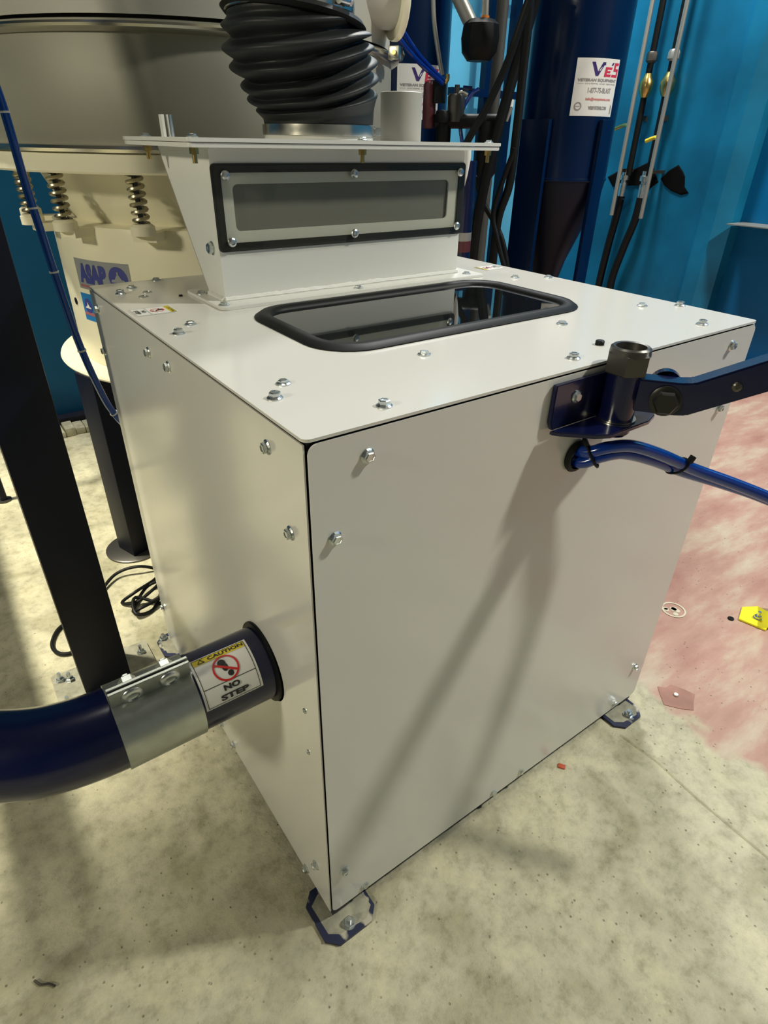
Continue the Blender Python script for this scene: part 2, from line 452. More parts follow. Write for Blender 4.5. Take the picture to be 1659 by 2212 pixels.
# screed edge running from the cabinet's right foot towards the viewer, a low ridge in the floor
b = BM()
pts = [(.876, -.055), (.884, -.16), (.872, -.28), (.868, -.45), (.858, -.7), (.86, -1.1)]
for (xa, ya), (xb, yb) in zip(pts, pts[1:]):
    V = [b.verts.new(q) for q in ((xa - .004, ya, .0004), (xa + .004, ya, .0004), (xb + .004, yb, .0004), (xb - .004, yb, .0004), (xa, ya, .0028), (xb, yb, .0028))]
    b.faces.new((V[0], V[4], V[5], V[3])); b.faces.new((V[4], V[1], V[2], V[5]))
struct('trim_3', b, 'floor')

for (x, y, z, s, p, _c, _b, _a), how in zip(LAMPS, ('above the floor in front of the cabinet, right', 'added as fill, hung low at left', 'added behind navy post to pool floor light', 'added over the blast pots to brighten the wall', 'over the white cabinet')):
    f = thing('bay_lamp', 'round high bay ceiling lamp ' + how, 'lamp', (x, y, z), group='high bay lamps under the ceiling')
    obj('housing', lathe(BM(), [(0, .2), (.09, .2), (.12, .16), (s / 2 + .02, .03), (s / 2 + .02, -.015), (s / 2 + .005, -.015), (s / 2 + .005, .02), (0, .02)], (x, y, z), seg=28), 'iron', f)
    obj('stem', cyl(BM(), (x, y, z + .2), (x, y, ZC), .012, seg=8), 'iron', f)

# ------------------------------------------------------------------ white cabinet
ZT = 1.072; W = 1.0; D = .975; ZB = .036
cab = thing('machine_cabinet', 'large white powder coated steel cabinet bolted to the concrete floor', 'cabinet', (.5, .49, 0))
# inner black frame of square tube: the dark line in every joint
b = BM()
for x in (.006, W - .046):
    for y in (.006, D - .046): box(b, x, x + .04, y, y + .04, .012, ZT - .006)
for z in (ZB + .004, ZT - .046):
    for y in (.0065, D - .0455): box(b, .007, W - .007, y, y + .039, z, z + .0395)
    for x in (.0065, W - .0455): box(b, x, x + .039, .007, D - .007, z, z + .0395)
obj('inner_frame', b, 'inner', cab, smooth=False)
# floor of the cabinet and a dark liner so that nothing shines through
obj('bottom_panel', box(BM(), .01, W - .01, .01, D - .01, ZB + .002, ZB + .004), 'inner', cab, smooth=False)
WIN = (.180, .812, .238, .575)
top = obj('top_panel', plate_hole(BM(), rrect(0, W, 0, D, .010, 5), rrect(WIN[0] + .02, WIN[1] - .02, WIN[2] + .02, WIN[3] - .02, .06, 5), 'z', ZT - .004, ZT), 'white', cab)
fr = obj('front_panel', prism(BM(), rrect(.0042, W, ZB, ZT - .0075, .012), 'y', 0, .0022, bev=.0006), 'white', cab)
HY, HZ = .197, .570
outer = [(y, z) for y, z in rrect(.003, D, ZB, ZT - .0075, .010, 7)]
n = len(outer)
def angsort(o, cy, cz, r, tilt=0):
    return [(cy + r * math.cos(math.atan2(z - cz, y - cy)), cz + r * math.sin(math.atan2(z - cz, y - cy))) for y, z in o]
# the left panel has a round cut-out; its outline is resampled evenly round the hole
def ray_to_rect(a, cy, cz, y0, y1, z0, z1):
    c, s = math.cos(a), math.sin(a); t = 1e9
    if c > 1e-9: t = min(t, (y1 - cy) / c)
    if c < -1e-9: t = min(t, (y0 - cy) / c)
    if s > 1e-9: t = min(t, (z1 - cz) / s)
    if s < -1e-9: t = min(t, (z0 - cz) / s)
    return (cy + c * t, cz + s * t)
angs = sorted([2 * PI * i / 64 for i in range(64)] + [math.atan2(z - HZ, y - HY) % (2 * PI) for y in (.0042, D) for z in (ZB, ZT - .0075)])
outer = [ray_to_rect(a, HY, HZ, .0042, D, ZB, ZT - .0075) for a in angs]
inner = [(HY + .074 * math.cos(a), HZ + .074 * math.sin(a)) for a in angs]
lf = obj('left_panel', plate_hole(BM(), outer, inner, 'x', 0, .0022), 'white', cab)
rt = obj('right_panel', box(BM(), W - .004, W, .004, D, ZB, ZT - .0075), 'white', cab, smooth=False)
bk = obj('back_panel', box(BM(), .004, W - .004, D - .004, D, ZB, ZT - .0075), 'white', cab, smooth=False)
for x, y, k in [(.135, .036, 'flange'), (.033, .135, 'flange'), (.067, .177, 'low'), (.034, .494, 'flange'), (.072, .541, 'low'), (.037, .856, 'flange'),
                (.074, .906, 'low'), (.146, .962, 'low'), (.905, .553, 'low'), (.978, .510, 'low'), (.648, .186, 'low'), (.498, .036, 'flange'),
                (.313, .177, 'low'), (.910, .195, 'low'), (.982, .154, 'flange'), (.874, .042, 'flange')]:
    bolt((x, y, ZT), 'z', top, k)
for x, y in ((.069, .806), (.089, .846)):
    obj('plug', lathe(BM(), [(.010, 0), (.010, .0012), (.0075, .0016), (.0075, .0006), (0, .0006)], (x, y, ZT), seg=16), 'zinc', top)
obj('hole_plug', lathe(BM(), [(.0075, 0), (.0075, .006), (.006, .0075), (0, .0075)], (.596, .062, ZT), seg=14), 'black', top, label='small black rubber plug')
obj('hole_plug', lathe(BM(), [(.004, 0), (.004, .003), (0, .003)], (.136, .771, ZT), seg=10), 'black', top)
for x, z in [(.085, 1.031), (.036, .929), (.923, 1.035), (.033, .160), (.081, .052), (.540, .052), (.448, .047), (.905, .054), (.954, .165), (.955, .902)]:
    bolt((x, 0, z), '-y', fr, 'flange' if z > .1 else 'low', .95)
for y, z in [(.098, 1.026), (.050, .923), (.574, 1.025), (.466, 1.028), (.922, 1.032), (.955, .932), (.052, .136), (.099, .05), (.544, .058), (.472, .05), (.955, .162)]:
    bolt((0, y, z), '-x', lf, 'flange', .95)
for y, z in ((.049, .586), (.047, .487)):
    bolt((0, y, z), '-x', lf, 'button', .6, name='rivet')
# window in the top
wf = obj('window_frame', BM(), 'black', cab)
b = BM(); o1 = rrect(*WIN, .085, 7); o2 = rrect(WIN[0] + .010, WIN[1] - .010, WIN[2] + .010, WIN[3] - .010, .076, 7); o3 = rrect(WIN[0] + .026, WIN[1] - .026, WIN[2] + .026, WIN[3] - .026, .062, 7); o4 = rrect(WIN[0] + .034, WIN[1] - .034, WIN[2] + .034, WIN[3] - .034, .055, 7)
L = [[b.verts.new((u, v, z)) for u, v in o] for o, z in ((o1, ZT + .0002), (o1, ZT + .002), (o2, ZT + .0085), (o3, ZT + .0085), (o4, ZT + .001), (o4, ZT - .003))]
for a, c in zip(L, L[1:]):
    for i in range(len(a)):
        j = (i + 1) % len(a); b.faces.new((a[i], a[j], c[j], c[i]))
bmesh.ops.recalc_face_normals(b, faces=b.faces); b.to_mesh(wf.data); b.free()
for p in wf.data.polygons: p.use_smooth = True
wf.data.set_sharp_from_angle(angle=math.radians(50))
obj('window_glass', prism(BM(), rrect(WIN[0] + .030, WIN[1] - .030, WIN[2] + .030, WIN[3] - .030, .058, 7), 'z', ZT - .003, ZT + .0015), 'glass_black', cab, smooth=False)
# floor brackets of the cabinet
def foot(cx0, cx1, cy0, cy1, bx, by, chs):
    poly = []
    c = .022
    for (x, y), (dx, dy) in (((cx0, cy0), (1, 1)), ((cx1, cy0), (-1, 1)), ((cx1, cy1), (-1, -1)), ((cx0, cy1), (1, -1))):
        a, bb = (x + dx * c, y), (x, y + dy * c)
        poly += [bb, a] if (dx * dy > 0) else [a, bb]
    p = obj('foot_plate', prism(BM(), poly, 'z', .0006, .007, bev=.001), 'foot', cab)
    mx = sum(q[0] for q in poly) / 8; my = sum(q[1] for q in poly) / 8
    inn = [(mx + (x - mx) * k, my + (y - my) * k) for (x, y), k in zip(poly, (.80, .74, .84, .90, .78, .70, .76, .84))]
    obj('paint_rim', ring_prism(BM(), [(mx + (x - mx) * 1.004, my + (y - my) * 1.004) for x, y in poly], inn, 'z', .0004, .0074), 'worn_blue', p, smooth=False, label='dark blue paint left along the plate edge')
    bolt((bx, by, .007), 'z', p, 'hexnut', 1.15, name='anchor_nut')
    s = obj('anchor_stud', cyl(BM(), (bx, by, .006), (bx, by, .026), .005, seg=10), 'zinc', p)
foot(-.030, .088, -.046, .075, .026, -.024, 0)
foot(.882, .992, -.050, .060, .944, -.028, 0)
foot(-.034, .08, .90, 1.015, -.012, .998, 0)

# caution stickers: (s to the right, t up) on a sheet .07 wide and .088 high
def no_step(parent, mapping, w, h, name='caution_sticker'):
    st = grid_sheet(name, 0, w, 0, h, mapping, 'sheet', parent, h=.0005)
    W_, H_ = w, h; e = .0009
    q = lambda x, y: (x * W_, y * H_)
    polys('yellow_band', [[q(.045, .855), q(.955, .855), q(.955, .965), q(.045, .965)][i:i + 4] for i in (0,)] , mapping, e, 'yellow', st) if w < .05 else \
        grid_sheet('yellow_band', *q(.045, 0)[:1], .955 * w, .845 * h, .97 * h, mapping, 'yellow', st, n=8, h=e)
    bd = []
    lw = .010 * w
    rect = [q(.045, .03), q(.955, .03), q(.955, .97), q(.045, .97)]
    for a, c in zip(rect, rect[1:] + rect[:1]):
        k = 12; pp = [(a[0] + (c[0] - a[0]) * i / k, a[1] + (c[1] - a[1]) * i / k) for i in range(k + 1)]; bd += strip(pp, lw)
    bd += strip([q(.045 + .91 * i / 8, .375) for i in range(9)], lw)
    polys('border', bd, mapping, e * 1.3, 'ink', st)
    polys('footprint', [disc(.47 * w, .70 * h, .070 * w, .078 * w, 14), disc(.50 * w, .625 * h, .052 * w, .075 * w, 14), disc(.555 * w, .485 * h, .050 * w, .050 * w, 12)], mapping, e * 1.3, 'ink', st)
    cx, cy, R = .51 * w, .605 * h, .222 * w
    polys('prohibition_ring', annulus(cx, cy, R * .86, R) + strip([(cx + R * .92 * k / 5 * math.cos(2.6), cy + R * .92 * k / 5 * math.sin(2.6)) for k in range(-5, 6)], R * .17), mapping, e * 1.8, 'red', st)
    text('CAUTION', .30 * w, .93 * w, .872 * h, .945 * h, mapping, e * 1.8, 'ink', st, bold=.03)
    tr = [(.13 * w, .87 * h), (.24 * w, .87 * h), (.185 * w, .945 * h)]
    polys('warning_triangle', strip(tr, .012 * w, True), mapping, e * 1.8, 'ink', st)
    text('NO', .36 * w, .64 * w, .225 * h, .33 * h, mapping, e * 1.8, 'ink', st, bold=.045)
    text('STEP', .27 * w, .76 * w, .07 * h, .175 * h, mapping, e * 1.8, 'ink', st, bold=.045)
    return st
no_step(cab, lambda s, t, h: (.008 + t, .702 - s, ZT + h), .058, .078)
no_step(cab, lambda s, t, h: (.980 - t, .660 + s, ZT + h), .052, .07)

# ------------------------------------------------------------------ inlet hopper on the cabinet
hp = thing('inlet_hopper', 'white sheet steel inlet hopper with bolted viewing window on cabinet top', 'hopper', (.5, .75, ZT))
HX0, HX1, HYF = .187, .800, .656
HT = 1.342
base = obj('base_flange', prism(BM(), rrect(.158, .848, .602, .80, .012), 'z', ZT + .0003, ZT + .006, bev=.001), 'hopper', hp)
for x, y in ((.171, .624), (.172, .745), (.485, .624), (.808, .626)): bolt((x, y, ZT + .006), 'z', base, 'low')
# front plate with a slot
SL = (.226, .757, 1.203, 1.283)
fp = obj('front_plate', plate_hole(BM(), rrect(HX0, HX1, ZT + .006, HT, .006, 5), rrect(*SL, .010, 5), 'y', HYF, HYF + .004), 'hopper', hp)
for nm, x in (('side_plate', HX0), ('side_plate', HX1 - .004)):
    s = obj(nm, prism(BM(), [(HYF + .004, ZT + .006), (.735, ZT + .006), (.930, HT), (HYF + .004, HT)], 'x', x, x + .004), 'hopper', hp, smooth=False)
    if x == HX0: bolt((x, .690, 1.172), '-x', s, 'hexnut', 1.1)
b = BM()
V = [b.verts.new(q) for q in ((HX0, .735, ZT + .006), (HX1, .735, ZT + .006), (HX1, .930, HT), (HX0, .930, HT), (HX0, .739, ZT + .006), (HX1, .739, ZT + .006), (HX1, .934, HT), (HX0, .934, HT))]
for f in ((0, 1, 2, 3), (7, 6, 5, 4), (0, 4, 5, 1), (3, 2, 6, 7)): b.faces.new([V[i] for i in f])
obj('back_plate', b, 'hopper', hp, smooth=False)
obj('inner_screen', box(BM(), HX0 + .02, HX1 - .02, HYF + .006, HYF + .008, 1.19, 1.30), 'mesh_grey', hp, smooth=False, label='grey screen behind the window slot')
# weld beads: lumpy runs of weld along the foot of the plates
def weld(p0, p1, r=.0056, nn=70):
    p0, p1 = Vector(p0), Vector(p1)
    pts = [p0.lerp(p1, i / nn) + Vector((0, 0, .0012 * mnoise.noise(Vector((i * .9, p0.x * 9, 3))))) for i in range(nn + 1)]
    return tube(BM(), pts, lambda t: r * (1 + .38 * mnoise.noise(Vector((t * nn * .75, p0.y, 7)))), seg=7, sm=0)
wl = obj('weld_bead', weld((HX0, HYF - .001, ZT + .008), (HX1, HYF - .001, ZT + .008)), 'hopper', hp)
obj('weld_bead', weld((HX0 - .001, HYF, ZT + .008), (HX0 - .001, .735, ZT + .008), nn=12), 'hopper', hp)
# window: gasket, clear pane, six button bolts
GS = (.186, .803, 1.168, 1.317)
obj('window_gasket', ring_prism(BM(), rrect(*GS, .008, 4), rrect(GS[0] + .018, GS[1] - .018, GS[2] + .015, GS[3] - .015, .006, 4), 'y', HYF - .0035, HYF - .0002), 'gasket', hp, smooth=False, label='black rubber gasket')
obj('window_pane', prism(BM(), rrect(GS[0] + .003, GS[1] - .003, GS[2] + .003, GS[3] - .003, .006), 'y', HYF - .0085, HYF - .0037), 'acrylic', hp, smooth=False, label='clear glossy pane')
for x in (.211, .492, .783):
    for z in (1.186, 1.298): bolt((x, HYF - .0087, z), '-y', hp, 'button', 1.05)
# two flange plates on top, slightly out of level
tf = obj('top_flange', prism(BM(), rrect(.132, .856, .600, .975, .006), 'z', HT, HT + .007, bev=.0008), 'hopper', hp)
tc = obj('cover_plate', prism(BM(), rrect(.130, .858, .598, .977, .006), 'z', HT + .008, HT + .0145, bev=.0008), 'hopper', hp)
HTT = HT + .0145
for x, y, k in ((.150, .625, 1), (.147, .87, 1), (.492, .617, 1), (.835, .617, 1), (.835, .90, 1)):
    bolt((x, y, HTT), 'z', tc, 'low', .95)
    obj('nut', cyl(BM(), (x, y, HT), (x, y, HT - .010), .0078, seg=6), 'brass', tf)
    obj('bolt_end', cyl(BM(), (x, y, HT - .010), (x, y, HT - .024), .0042, seg=10), 'brass', tf)
obj('stud', cyl(BM(), (.153, .735, HTT), (.153, .735, HTT + .034), .0055, seg=12), 'zinc', tc)
obj('lug', box(BM(), .139, .144, .735, .750, HTT, HTT + .034), 'hopper', tc, smooth=False)
sp = obj('hose_spigot', lathe(BM(), [(.116, 0), (.116, .018), (.112, .018), (.112, 0)], (.490, .78, HTT), seg=48), 'hopper', tc)
obj('outlet_stub', lathe(BM(), [(.047, 0), (.047, .092), (.044, .0935), (.042, .092), (.042, 0)], (.700, .77, HTT), seg=36), 'grey_tube', tc, label='short grey round stub with open top')

# ------------------------------------------------------------------ ribbed rubber hose
hs = thing('bellows_hose', 'black crumpled rubber bellows hose standing on the white hopper', 'hose', (.49, .78, HTT))
hz0, hz1 = HTT + .010, HTT + .205
cxs = [(.0, .490, .113), (.16, .490, .116), (.30, .486, .126), (.5, .472, .134), (.78, .447, .143), (.93, .436, .130), (1.0, .433, .120)]
def lerp_tab(t, k):
    for a, c in zip(cxs, cxs[1:]):
        if t <= c[0]:
            f = (t - a[0]) / (c[0] - a[0]); f = f * f * (3 - 2 * f); return a[k] + (c[k] - a[k]) * f
    return cxs[-1][k]
b = BM(); NV, NS = 150, 84; rings = []
for i in range(NV + 1):
    t = i / NV; ring = []
    cx, R = lerp_tab(t, 1), lerp_tab(t, 2)
    env = max(0, min(1, (t - .26) / .08)) * max(0, min(1, (.985 - t) / .05))
    for j in range(NS):
        a = 2 * PI * j / NS
        side = math.cos(a - math.radians(200))             # 1 on the left, away side; -1 on the right
        ph = 2 * PI * (5.6 * ((t - .26) / .74) + .30 * mnoise.noise(Vector((math.cos(a) * 1.1, math.sin(a) * 1.1, 2.2))))
        wv = (.5 + .5 * math.cos(ph)) ** .8
        amp = .027 * (.75 + .35 * mnoise.noise(Vector((math.cos(a), math.sin(a), t * 4))))
        rr = R - env * amp * (1 - wv) + env * .006
        tilt = -.034 * side * math.sin(PI * min(1, max(0, (t - .05)) / .95)) ** 1.0
        z = hz0 + (hz1 - hz0) * t + tilt * (1 if t > .12 else t / .12)
        ring.append(b.verts.new((cx + rr * math.cos(a), .78 + rr * math.sin(a), z)))
    rings.append(ring)
for p, q in zip(rings, rings[1:]):
    for j in range(NS): k = (j + 1) % NS; b.faces.new((p[j], p[k], q[k], q[j]))
obj('bellows', b, 'hose_rubber', hs)
def band_clamp(c, r, z0, h, parent, a_screw, nm='hose_clamp'):
    cl = obj(nm, lathe(BM(), [(r, 0), (r + .003, .001), (r + .0035, h * .5), (r + .003, h - .001), (r, h)], (c[0], c[1], z0), seg=64), 'band', parent, label='bright steel band clamp')
    d = Vector((math.cos(a_screw), math.sin(a_screw), 0)); p = Vector((c[0], c[1], z0 + h / 2)) + d * (r + .010); tt = Vector((-d.y, d.x, 0))
    obj('worm_screw', cyl(cyl(BM(), p - tt * .014, p + tt * .012, .0075, seg=12), p + tt * .012, p + tt * .019, .0085, seg=6), 'zinc', cl)
band_clamp((.490, .78), .1165, HTT + .006, .021, hs, math.radians(-35))
band_clamp((.433, .78), .1215, hz1 + .001, .022, hs, math.radians(-70))
obj('top_cuff', lathe(BM(), [(.110, 0), (.134, .003), (.141, .010), (.134, .018), (.110, .020)], (.442, .782, hz1 - .016), (.12, 0, 1), seg=64), 'black', hs)
obj('spout', cyl(BM(), (.433, .78, hz1 - .01), (.40, .80, 1.95), .112, seg=48), 'cream', hs, label='cream metal spout above the hose')

# ------------------------------------------------------------------ navy pipe with clamp and sticker
pipe = thing('conveying_pipe', 'glossy navy blue pipe curving out of the left side of cabinet', 'pipe', (0, .2, .572))
PR = .0655; PY, PZ = .2, .571
ppts = [(.10, PY, PZ), (0, PY, PZ), (-.10, PY, PZ), (-.20, PY, PZ), (-.262, .2005, PZ), (-.32, .209, PZ), (-.37, .226, PZ), (-.43, .262, PZ + .002), (-.49, .32, PZ + .002), (-.54, .40, PZ), (-.57, .50, PZ), (-.58, .65, PZ), (-.58, 1.3, PZ), (-.58, 2.2, PZ), (-.58, 2.9, PZ)]
obj('pipe_body', tube(BM(), ppts, PR, seg=48, sm=8), 'navy', pipe)
obj('pipe_collar', lathe(BM(), [(PR - .002, 0), (.0735, .001), (.0745, .004), (.0735, .007), (PR - .002, .010)], (-.007, PY, PZ), (1, 0, 0), seg=48), 'black', pipe, label='black rubber edge at the panel cut-out')
A0 = math.radians(88)
def on_pipe(s, t, h):    # t runs from the bottom edge up
    Rr = PR + h; a = math.radians(168) - t / PR
    return (-.127 + s, PY + Rr * math.cos(a), PZ + Rr * math.sin(a))
no_step(pipe, on_pipe, .097, .089, 'caution_sticker')
cl = thing('pipe_coupling', 'galvanised bolted sleeve clamp around the navy pipe', 'clamp', (-.19, PY, PZ))
CA = math.radians(104)       # where the two lugs stand
b = BM(); r0, r1 = PR + .0002, PR + .0030; xs = (-.2515, -.1305); NS = 72
gap = .012
rings = []
for x in xs:
    for r in (r1, r0):
        rings.append([b.verts.new((x, PY + r * math.cos(CA + gap + (2 * PI - 2 * gap) * i / NS), PZ + r * math.sin(CA + gap + (2 * PI - 2 * gap) * i / NS))) for i in range(NS + 1)])
for A, B in ((0, 2), (1, 3), (0, 1), (2, 3)):
    for i in range(NS): b.faces.new((rings[A][i], rings[A][i + 1], rings[B][i + 1], rings[B][i]))
obj('sleeve', b, 'galv', cl)
rad = Vector((0, math.cos(CA), math.sin(CA))); tan = Vector((0, -math.sin(CA), math.cos(CA)))   # tan points to the camera side and down
def lug(off, thick):
    bb = BM(); P0 = Vector((0, PY, PZ)) + rad * (PR - .004) + tan * off; P1 = Vector((0, PY, PZ)) + rad * (PR + .036) + tan * off
    V = [bb.verts.new((x, *(p + tan * k)[1:])) for x in xs for p in (P0, P1) for k in (0, thick)]
    for f in ((0, 1, 3, 2), (4, 6, 7, 5), (0, 2, 6, 4), (1, 5, 7, 3), (0, 4, 5, 1), (2, 3, 7, 6)): bb.faces.new([V[i] for i in f])
    bmesh.ops.bevel(bb, geom=list(bb.edges), offset=.001, segments=1, affect='EDGES')
    return bb
lg1 = obj('lug', lug(.0015, .0055), 'galv', cl); lg2 = obj('lug', lug(-.0070, .0055), 'galv', cl)
for x in (-.219, -.163):
    c = Vector((x, PY, PZ)) + rad * (PR + .017) + tan * .0068
    o = obj('carriage_bolt', lathe(BM(), [(.0165, 0), (.0165, .0015), (.0150, .004), (.0120, .0056), (.0100, .0056), (.0085, .0030), (.0065, .0022), (0, .0022)], c, tan, seg=28), 'zinc', lg1)
    c2 = Vector((x, PY, PZ)) + rad * (PR + .021) - tan * .0072
    obj('hex_nut', lathe(BM(), [(.0130, 0), (.0130, .011), (.0105, .013), (.006, .013), (.006, .018), (0, .018)], c2, -tan, seg=6), 'zinc', lg2, smooth=False)

# ------------------------------------------------------------------ hinged arm on the front panel
TX, TY = .540, -.032
ar = thing('hinged_arm', 'dark blue hinged steel arm bolted to the front of the cabinet', 'bracket', (TX, TY, 1.0))
obj('mounting_plate', prism(BM(), [(.412, .998), (.418, .986), (.590, .986), (.598, .995), (.598, 1.045), (.590, 1.057), (.413, 1.057)], 'y', -.009, -.0005, bev=.0012), 'navy', ar)
for x, z in ((.461, 1.031), (.582, 1.022)): bolt((x, -.009, z), '-y', ar, 'low', 1.0)
obj('shelf_plate', prism(BM(), [(.412, -.0095), (.420, -.022), (.458, -.058), (.480, -.070), (.575, -.070), (.605, -.060), (.622, -.046), (.618, -.034), (.60, -.0095)], 'z', .980, .987, bev=.0012), 'navy', ar)
obj('pivot_tube', lathe(BM(), [(.0, 0), (.0265, 0), (.0265, .0735), (.0265, .074), (0, .074)], (TX, TY, .9875), seg=36), 'navy', ar)
obj('pivot_boss', lathe(BM(), [(0, -.001), (.026, -.001), (.026, -.014), (.022, -.019), (0, -.019)], (TX, TY, .981), seg=36), 'navy', ar)
nb = BM(); lathe(nb, [(.0315, 0), (.0335, .002), (.0335, .030), (.0300, .033)], (TX, TY, 1.0615), seg=6)
nut = obj('lock_nut', nb, 'iron', ar, smooth=False, label='large grey hex nut with nylon ring')
obj('nut_collar', lathe(BM(), [(.0305, .028), (.0295, .038), (.0265, .0405), (.0225, .0395), (.0215, .030), (0, .029)], (TX, TY, 1.0615), seg=36), 'iron', nut)
obj('washer', lathe(BM(), [(.024, 0), (.031, 0), (.031, .002), (.024, .002)], (TX, TY, .9875), seg=30), 'band', ar)
def barseg(bm, a, c, z0, z1, w):
    a = Vector(a); c = Vector(c); d = (c - a).normalized(); q = Vector((-d.y, d.x)) * w / 2
    V = [bm.verts.new((*p, z)) for z in (z0, z1) for p in (a - q, c - q, c + q, a + q)]
    for f in ((0, 3, 2, 1), (4, 5, 6, 7), (0, 1, 5, 4), (1, 2, 6, 5), (2, 3, 7, 6), (3, 0, 4, 7)): bm.faces.new([V[i] for i in f])
z0, z1 = .990, 1.040
def bent_bar(bm, pts, w, z0, z1):
    pts = [Vector(p) for p in pts]; L = []; n = len(pts)
    for i, p in enumerate(pts):
        d0 = (pts[i] - pts[max(i - 1, 0)]); d1 = (pts[min(i + 1, n - 1)] - pts[i])
        d = ((d0.normalized() if d0.length else d1.normalized()) + (d1.normalized() if d1.length else d0.normalized())).normalized()
        q = Vector((-d.y, d.x)) * w / 2; L.append([bm.verts.new((*(p + s * q), z)) for s, z in ((1, z0), (1, z1), (-1, z1), (-1, z0))])
    for a, c in zip(L, L[1:]):
        for i in range(4): j = (i + 1) % 4; bm.faces.new((a[i], a[j], c[j], c[i]))
    bm.faces.new(L[0]); bm.faces.new(L[-1][::-1])
    bmesh.ops.bevel(bm, geom=list(bm.edges), offset=.0025, segments=2, affect='EDGES'); return bm
def rising_bar(bm, pts, w, hh):          # rectangular bar whose centre line climbs
    pts = [Vector(p) for p in pts]; L = []; n = len(pts)
    for i, p in enumerate(pts):
        d = (pts[min(i + 1, n - 1)] - pts[max(i - 1, 0)]); q = Vector((-d.y, d.x, 0)).normalized() * w / 2
        L.append([bm.verts.new(p + q * s + Vector((0, 0, k * hh / 2))) for s, k in ((1, -1), (1, 1), (-1, 1), (-1, -1))])
    for a, c in zip(L, L[1:]):
        for i in range(4): j = (i + 1) % 4; bm.faces.new((a[i], a[j], c[j], c[i]))
    bm.faces.new(L[0]); bm.faces.new(L[-1][::-1])
    bmesh.ops.bevel(bm, geom=list(bm.edges), offset=.0025, segments=2, affect='EDGES'); return bm
AD = Vector((.6, -.8, 0)); AO = Vector((.552, -.044, 1.032))
obj('arm_bar', rising_bar(BM(), [AO, AO + AD * .062, AO + AD * .080 + Vector((0, 0, .002)), AO + AD * .17 + Vector((0, 0, .049)), AO + AD * .46 + Vector((0, 0, .200))], .034, .051), 'navy', ar)
side = Vector((-.8, -.6, 0))
kc = AO + AD * .046 + side * .0172 + Vector((0, 0, -.003))
kb = lathe(BM(), [(.0235, -.001), (.0235, .003), (.020, .005), (0, .005)], kc, side, seg=24)
lathe(kb, [(.0185, .004), (.0185, .014), (.016, .017), (0, .017)], kc, side, seg=6)
obj('hinge_bolt', kb, 'dark_iron', ar)
obj('hinge_boss', lathe(BM(), [(.024, 0), (.024, .016), (0, .016)], AO + AD * .046 - side * .017 + Vector((0, 0, .008)), -side, seg=24), 'navy', ar)
pc_ = AO + AD * .135 + side * .0172 + Vector((0, 0, .030))
bolt(pc_, None, ar, 'button', .9, m='iron', d=side)
obj('end_handle', cyl(BM(), AO + AD * .45 + Vector((0, 0, .170)), AO + AD * .45 + Vector((0, 0, .23)), .020, seg=18), 'black', ar)

# ------------------------------------------------------------------ blue air hoses leaving the front panel
gr = obj('cable_grommet', lathe(BM(), [(.021, 0), (.0265, .0), (.028, .004), (.025, .008), (.021, .009)], (.500, -.0005, .918), (0, -1, 0), seg=28), 'black')
tag(gr, 'black rubber grommet in front panel below the arm', 'grommet')
HA = [(.500, .012, .918), (.503, -.018, .921), (.520, -.040, .935), (.555, -.058, .937), (.610, -.080, .917), (.672, -.105, .887), (.735, -.150, .862), (.790, -.200, .838), (.86, -.28, .80), (.95, -.42, .74)]
for k, (dy, dz, lab) in enumerate(((-.006, .0085, 'upper'), (.006, -.0085, 'lower'))):
    pts = []
    for i, p in enumerate(HA):
        tw = i * .5; s = -1 if k else 1
        g = .0105 if i > 1 else .0102
        pts.append((p[0], p[1] - s * g * math.sin(tw * .4), p[2] + s * g * math.cos(tw * .4)))
    tag(obj('air_hose', tube(BM(), pts, .0102, seg=16, sm=10), 'air_blue'), 'glossy blue air hose leaving the front panel, %s one of the tied pair' % lab, 'hose', group='blue air hoses leaving the front panel')
hcl = spline(HA, 10)
for idx, lab in ((14, 'beside the black grommet'), (47, 'in the middle of their visible run')):
    c = hcl[idx]; d = (hcl[idx + 1] - hcl[idx - 1]).normalized(); q, r_ = frame_of(d); up = Vector((0, 0, 1)); up = (up - d * up.dot(d)).normalized(); sd = d.cross(up)
    t = thing('cable_tie', 'black nylon cable tie round the two blue hoses ' + lab, 'cable tie', c, group='black cable ties on the blue hoses')
    tw = (idx / 10) * .5 * .4
    ax1 = (Vector((0, -math.sin(tw), math.cos(tw))) - d * d.dot(Vector((0, -math.sin(tw), math.cos(tw))))).normalized(); ax2 = d.cross(ax1)
    pts = [c + ax1 * (.0225 * math.sin(a)) + ax2 * (.0125 * math.cos(a)) for a in [2 * PI * i / 24 for i in range(25)]]
    obj('strap', tube(BM(), pts, .0022, seg=6, sm=0), 'black', t)
    hb = box(BM(), -.0035, .0035, -.0045, .0045, 0, .013, .0012)
    obj('head', xf(hb, Matrix.Translation(c + ax1 * .0225) @ Matrix((d, sd, up)).transposed().to_4x4()), 'black', t)

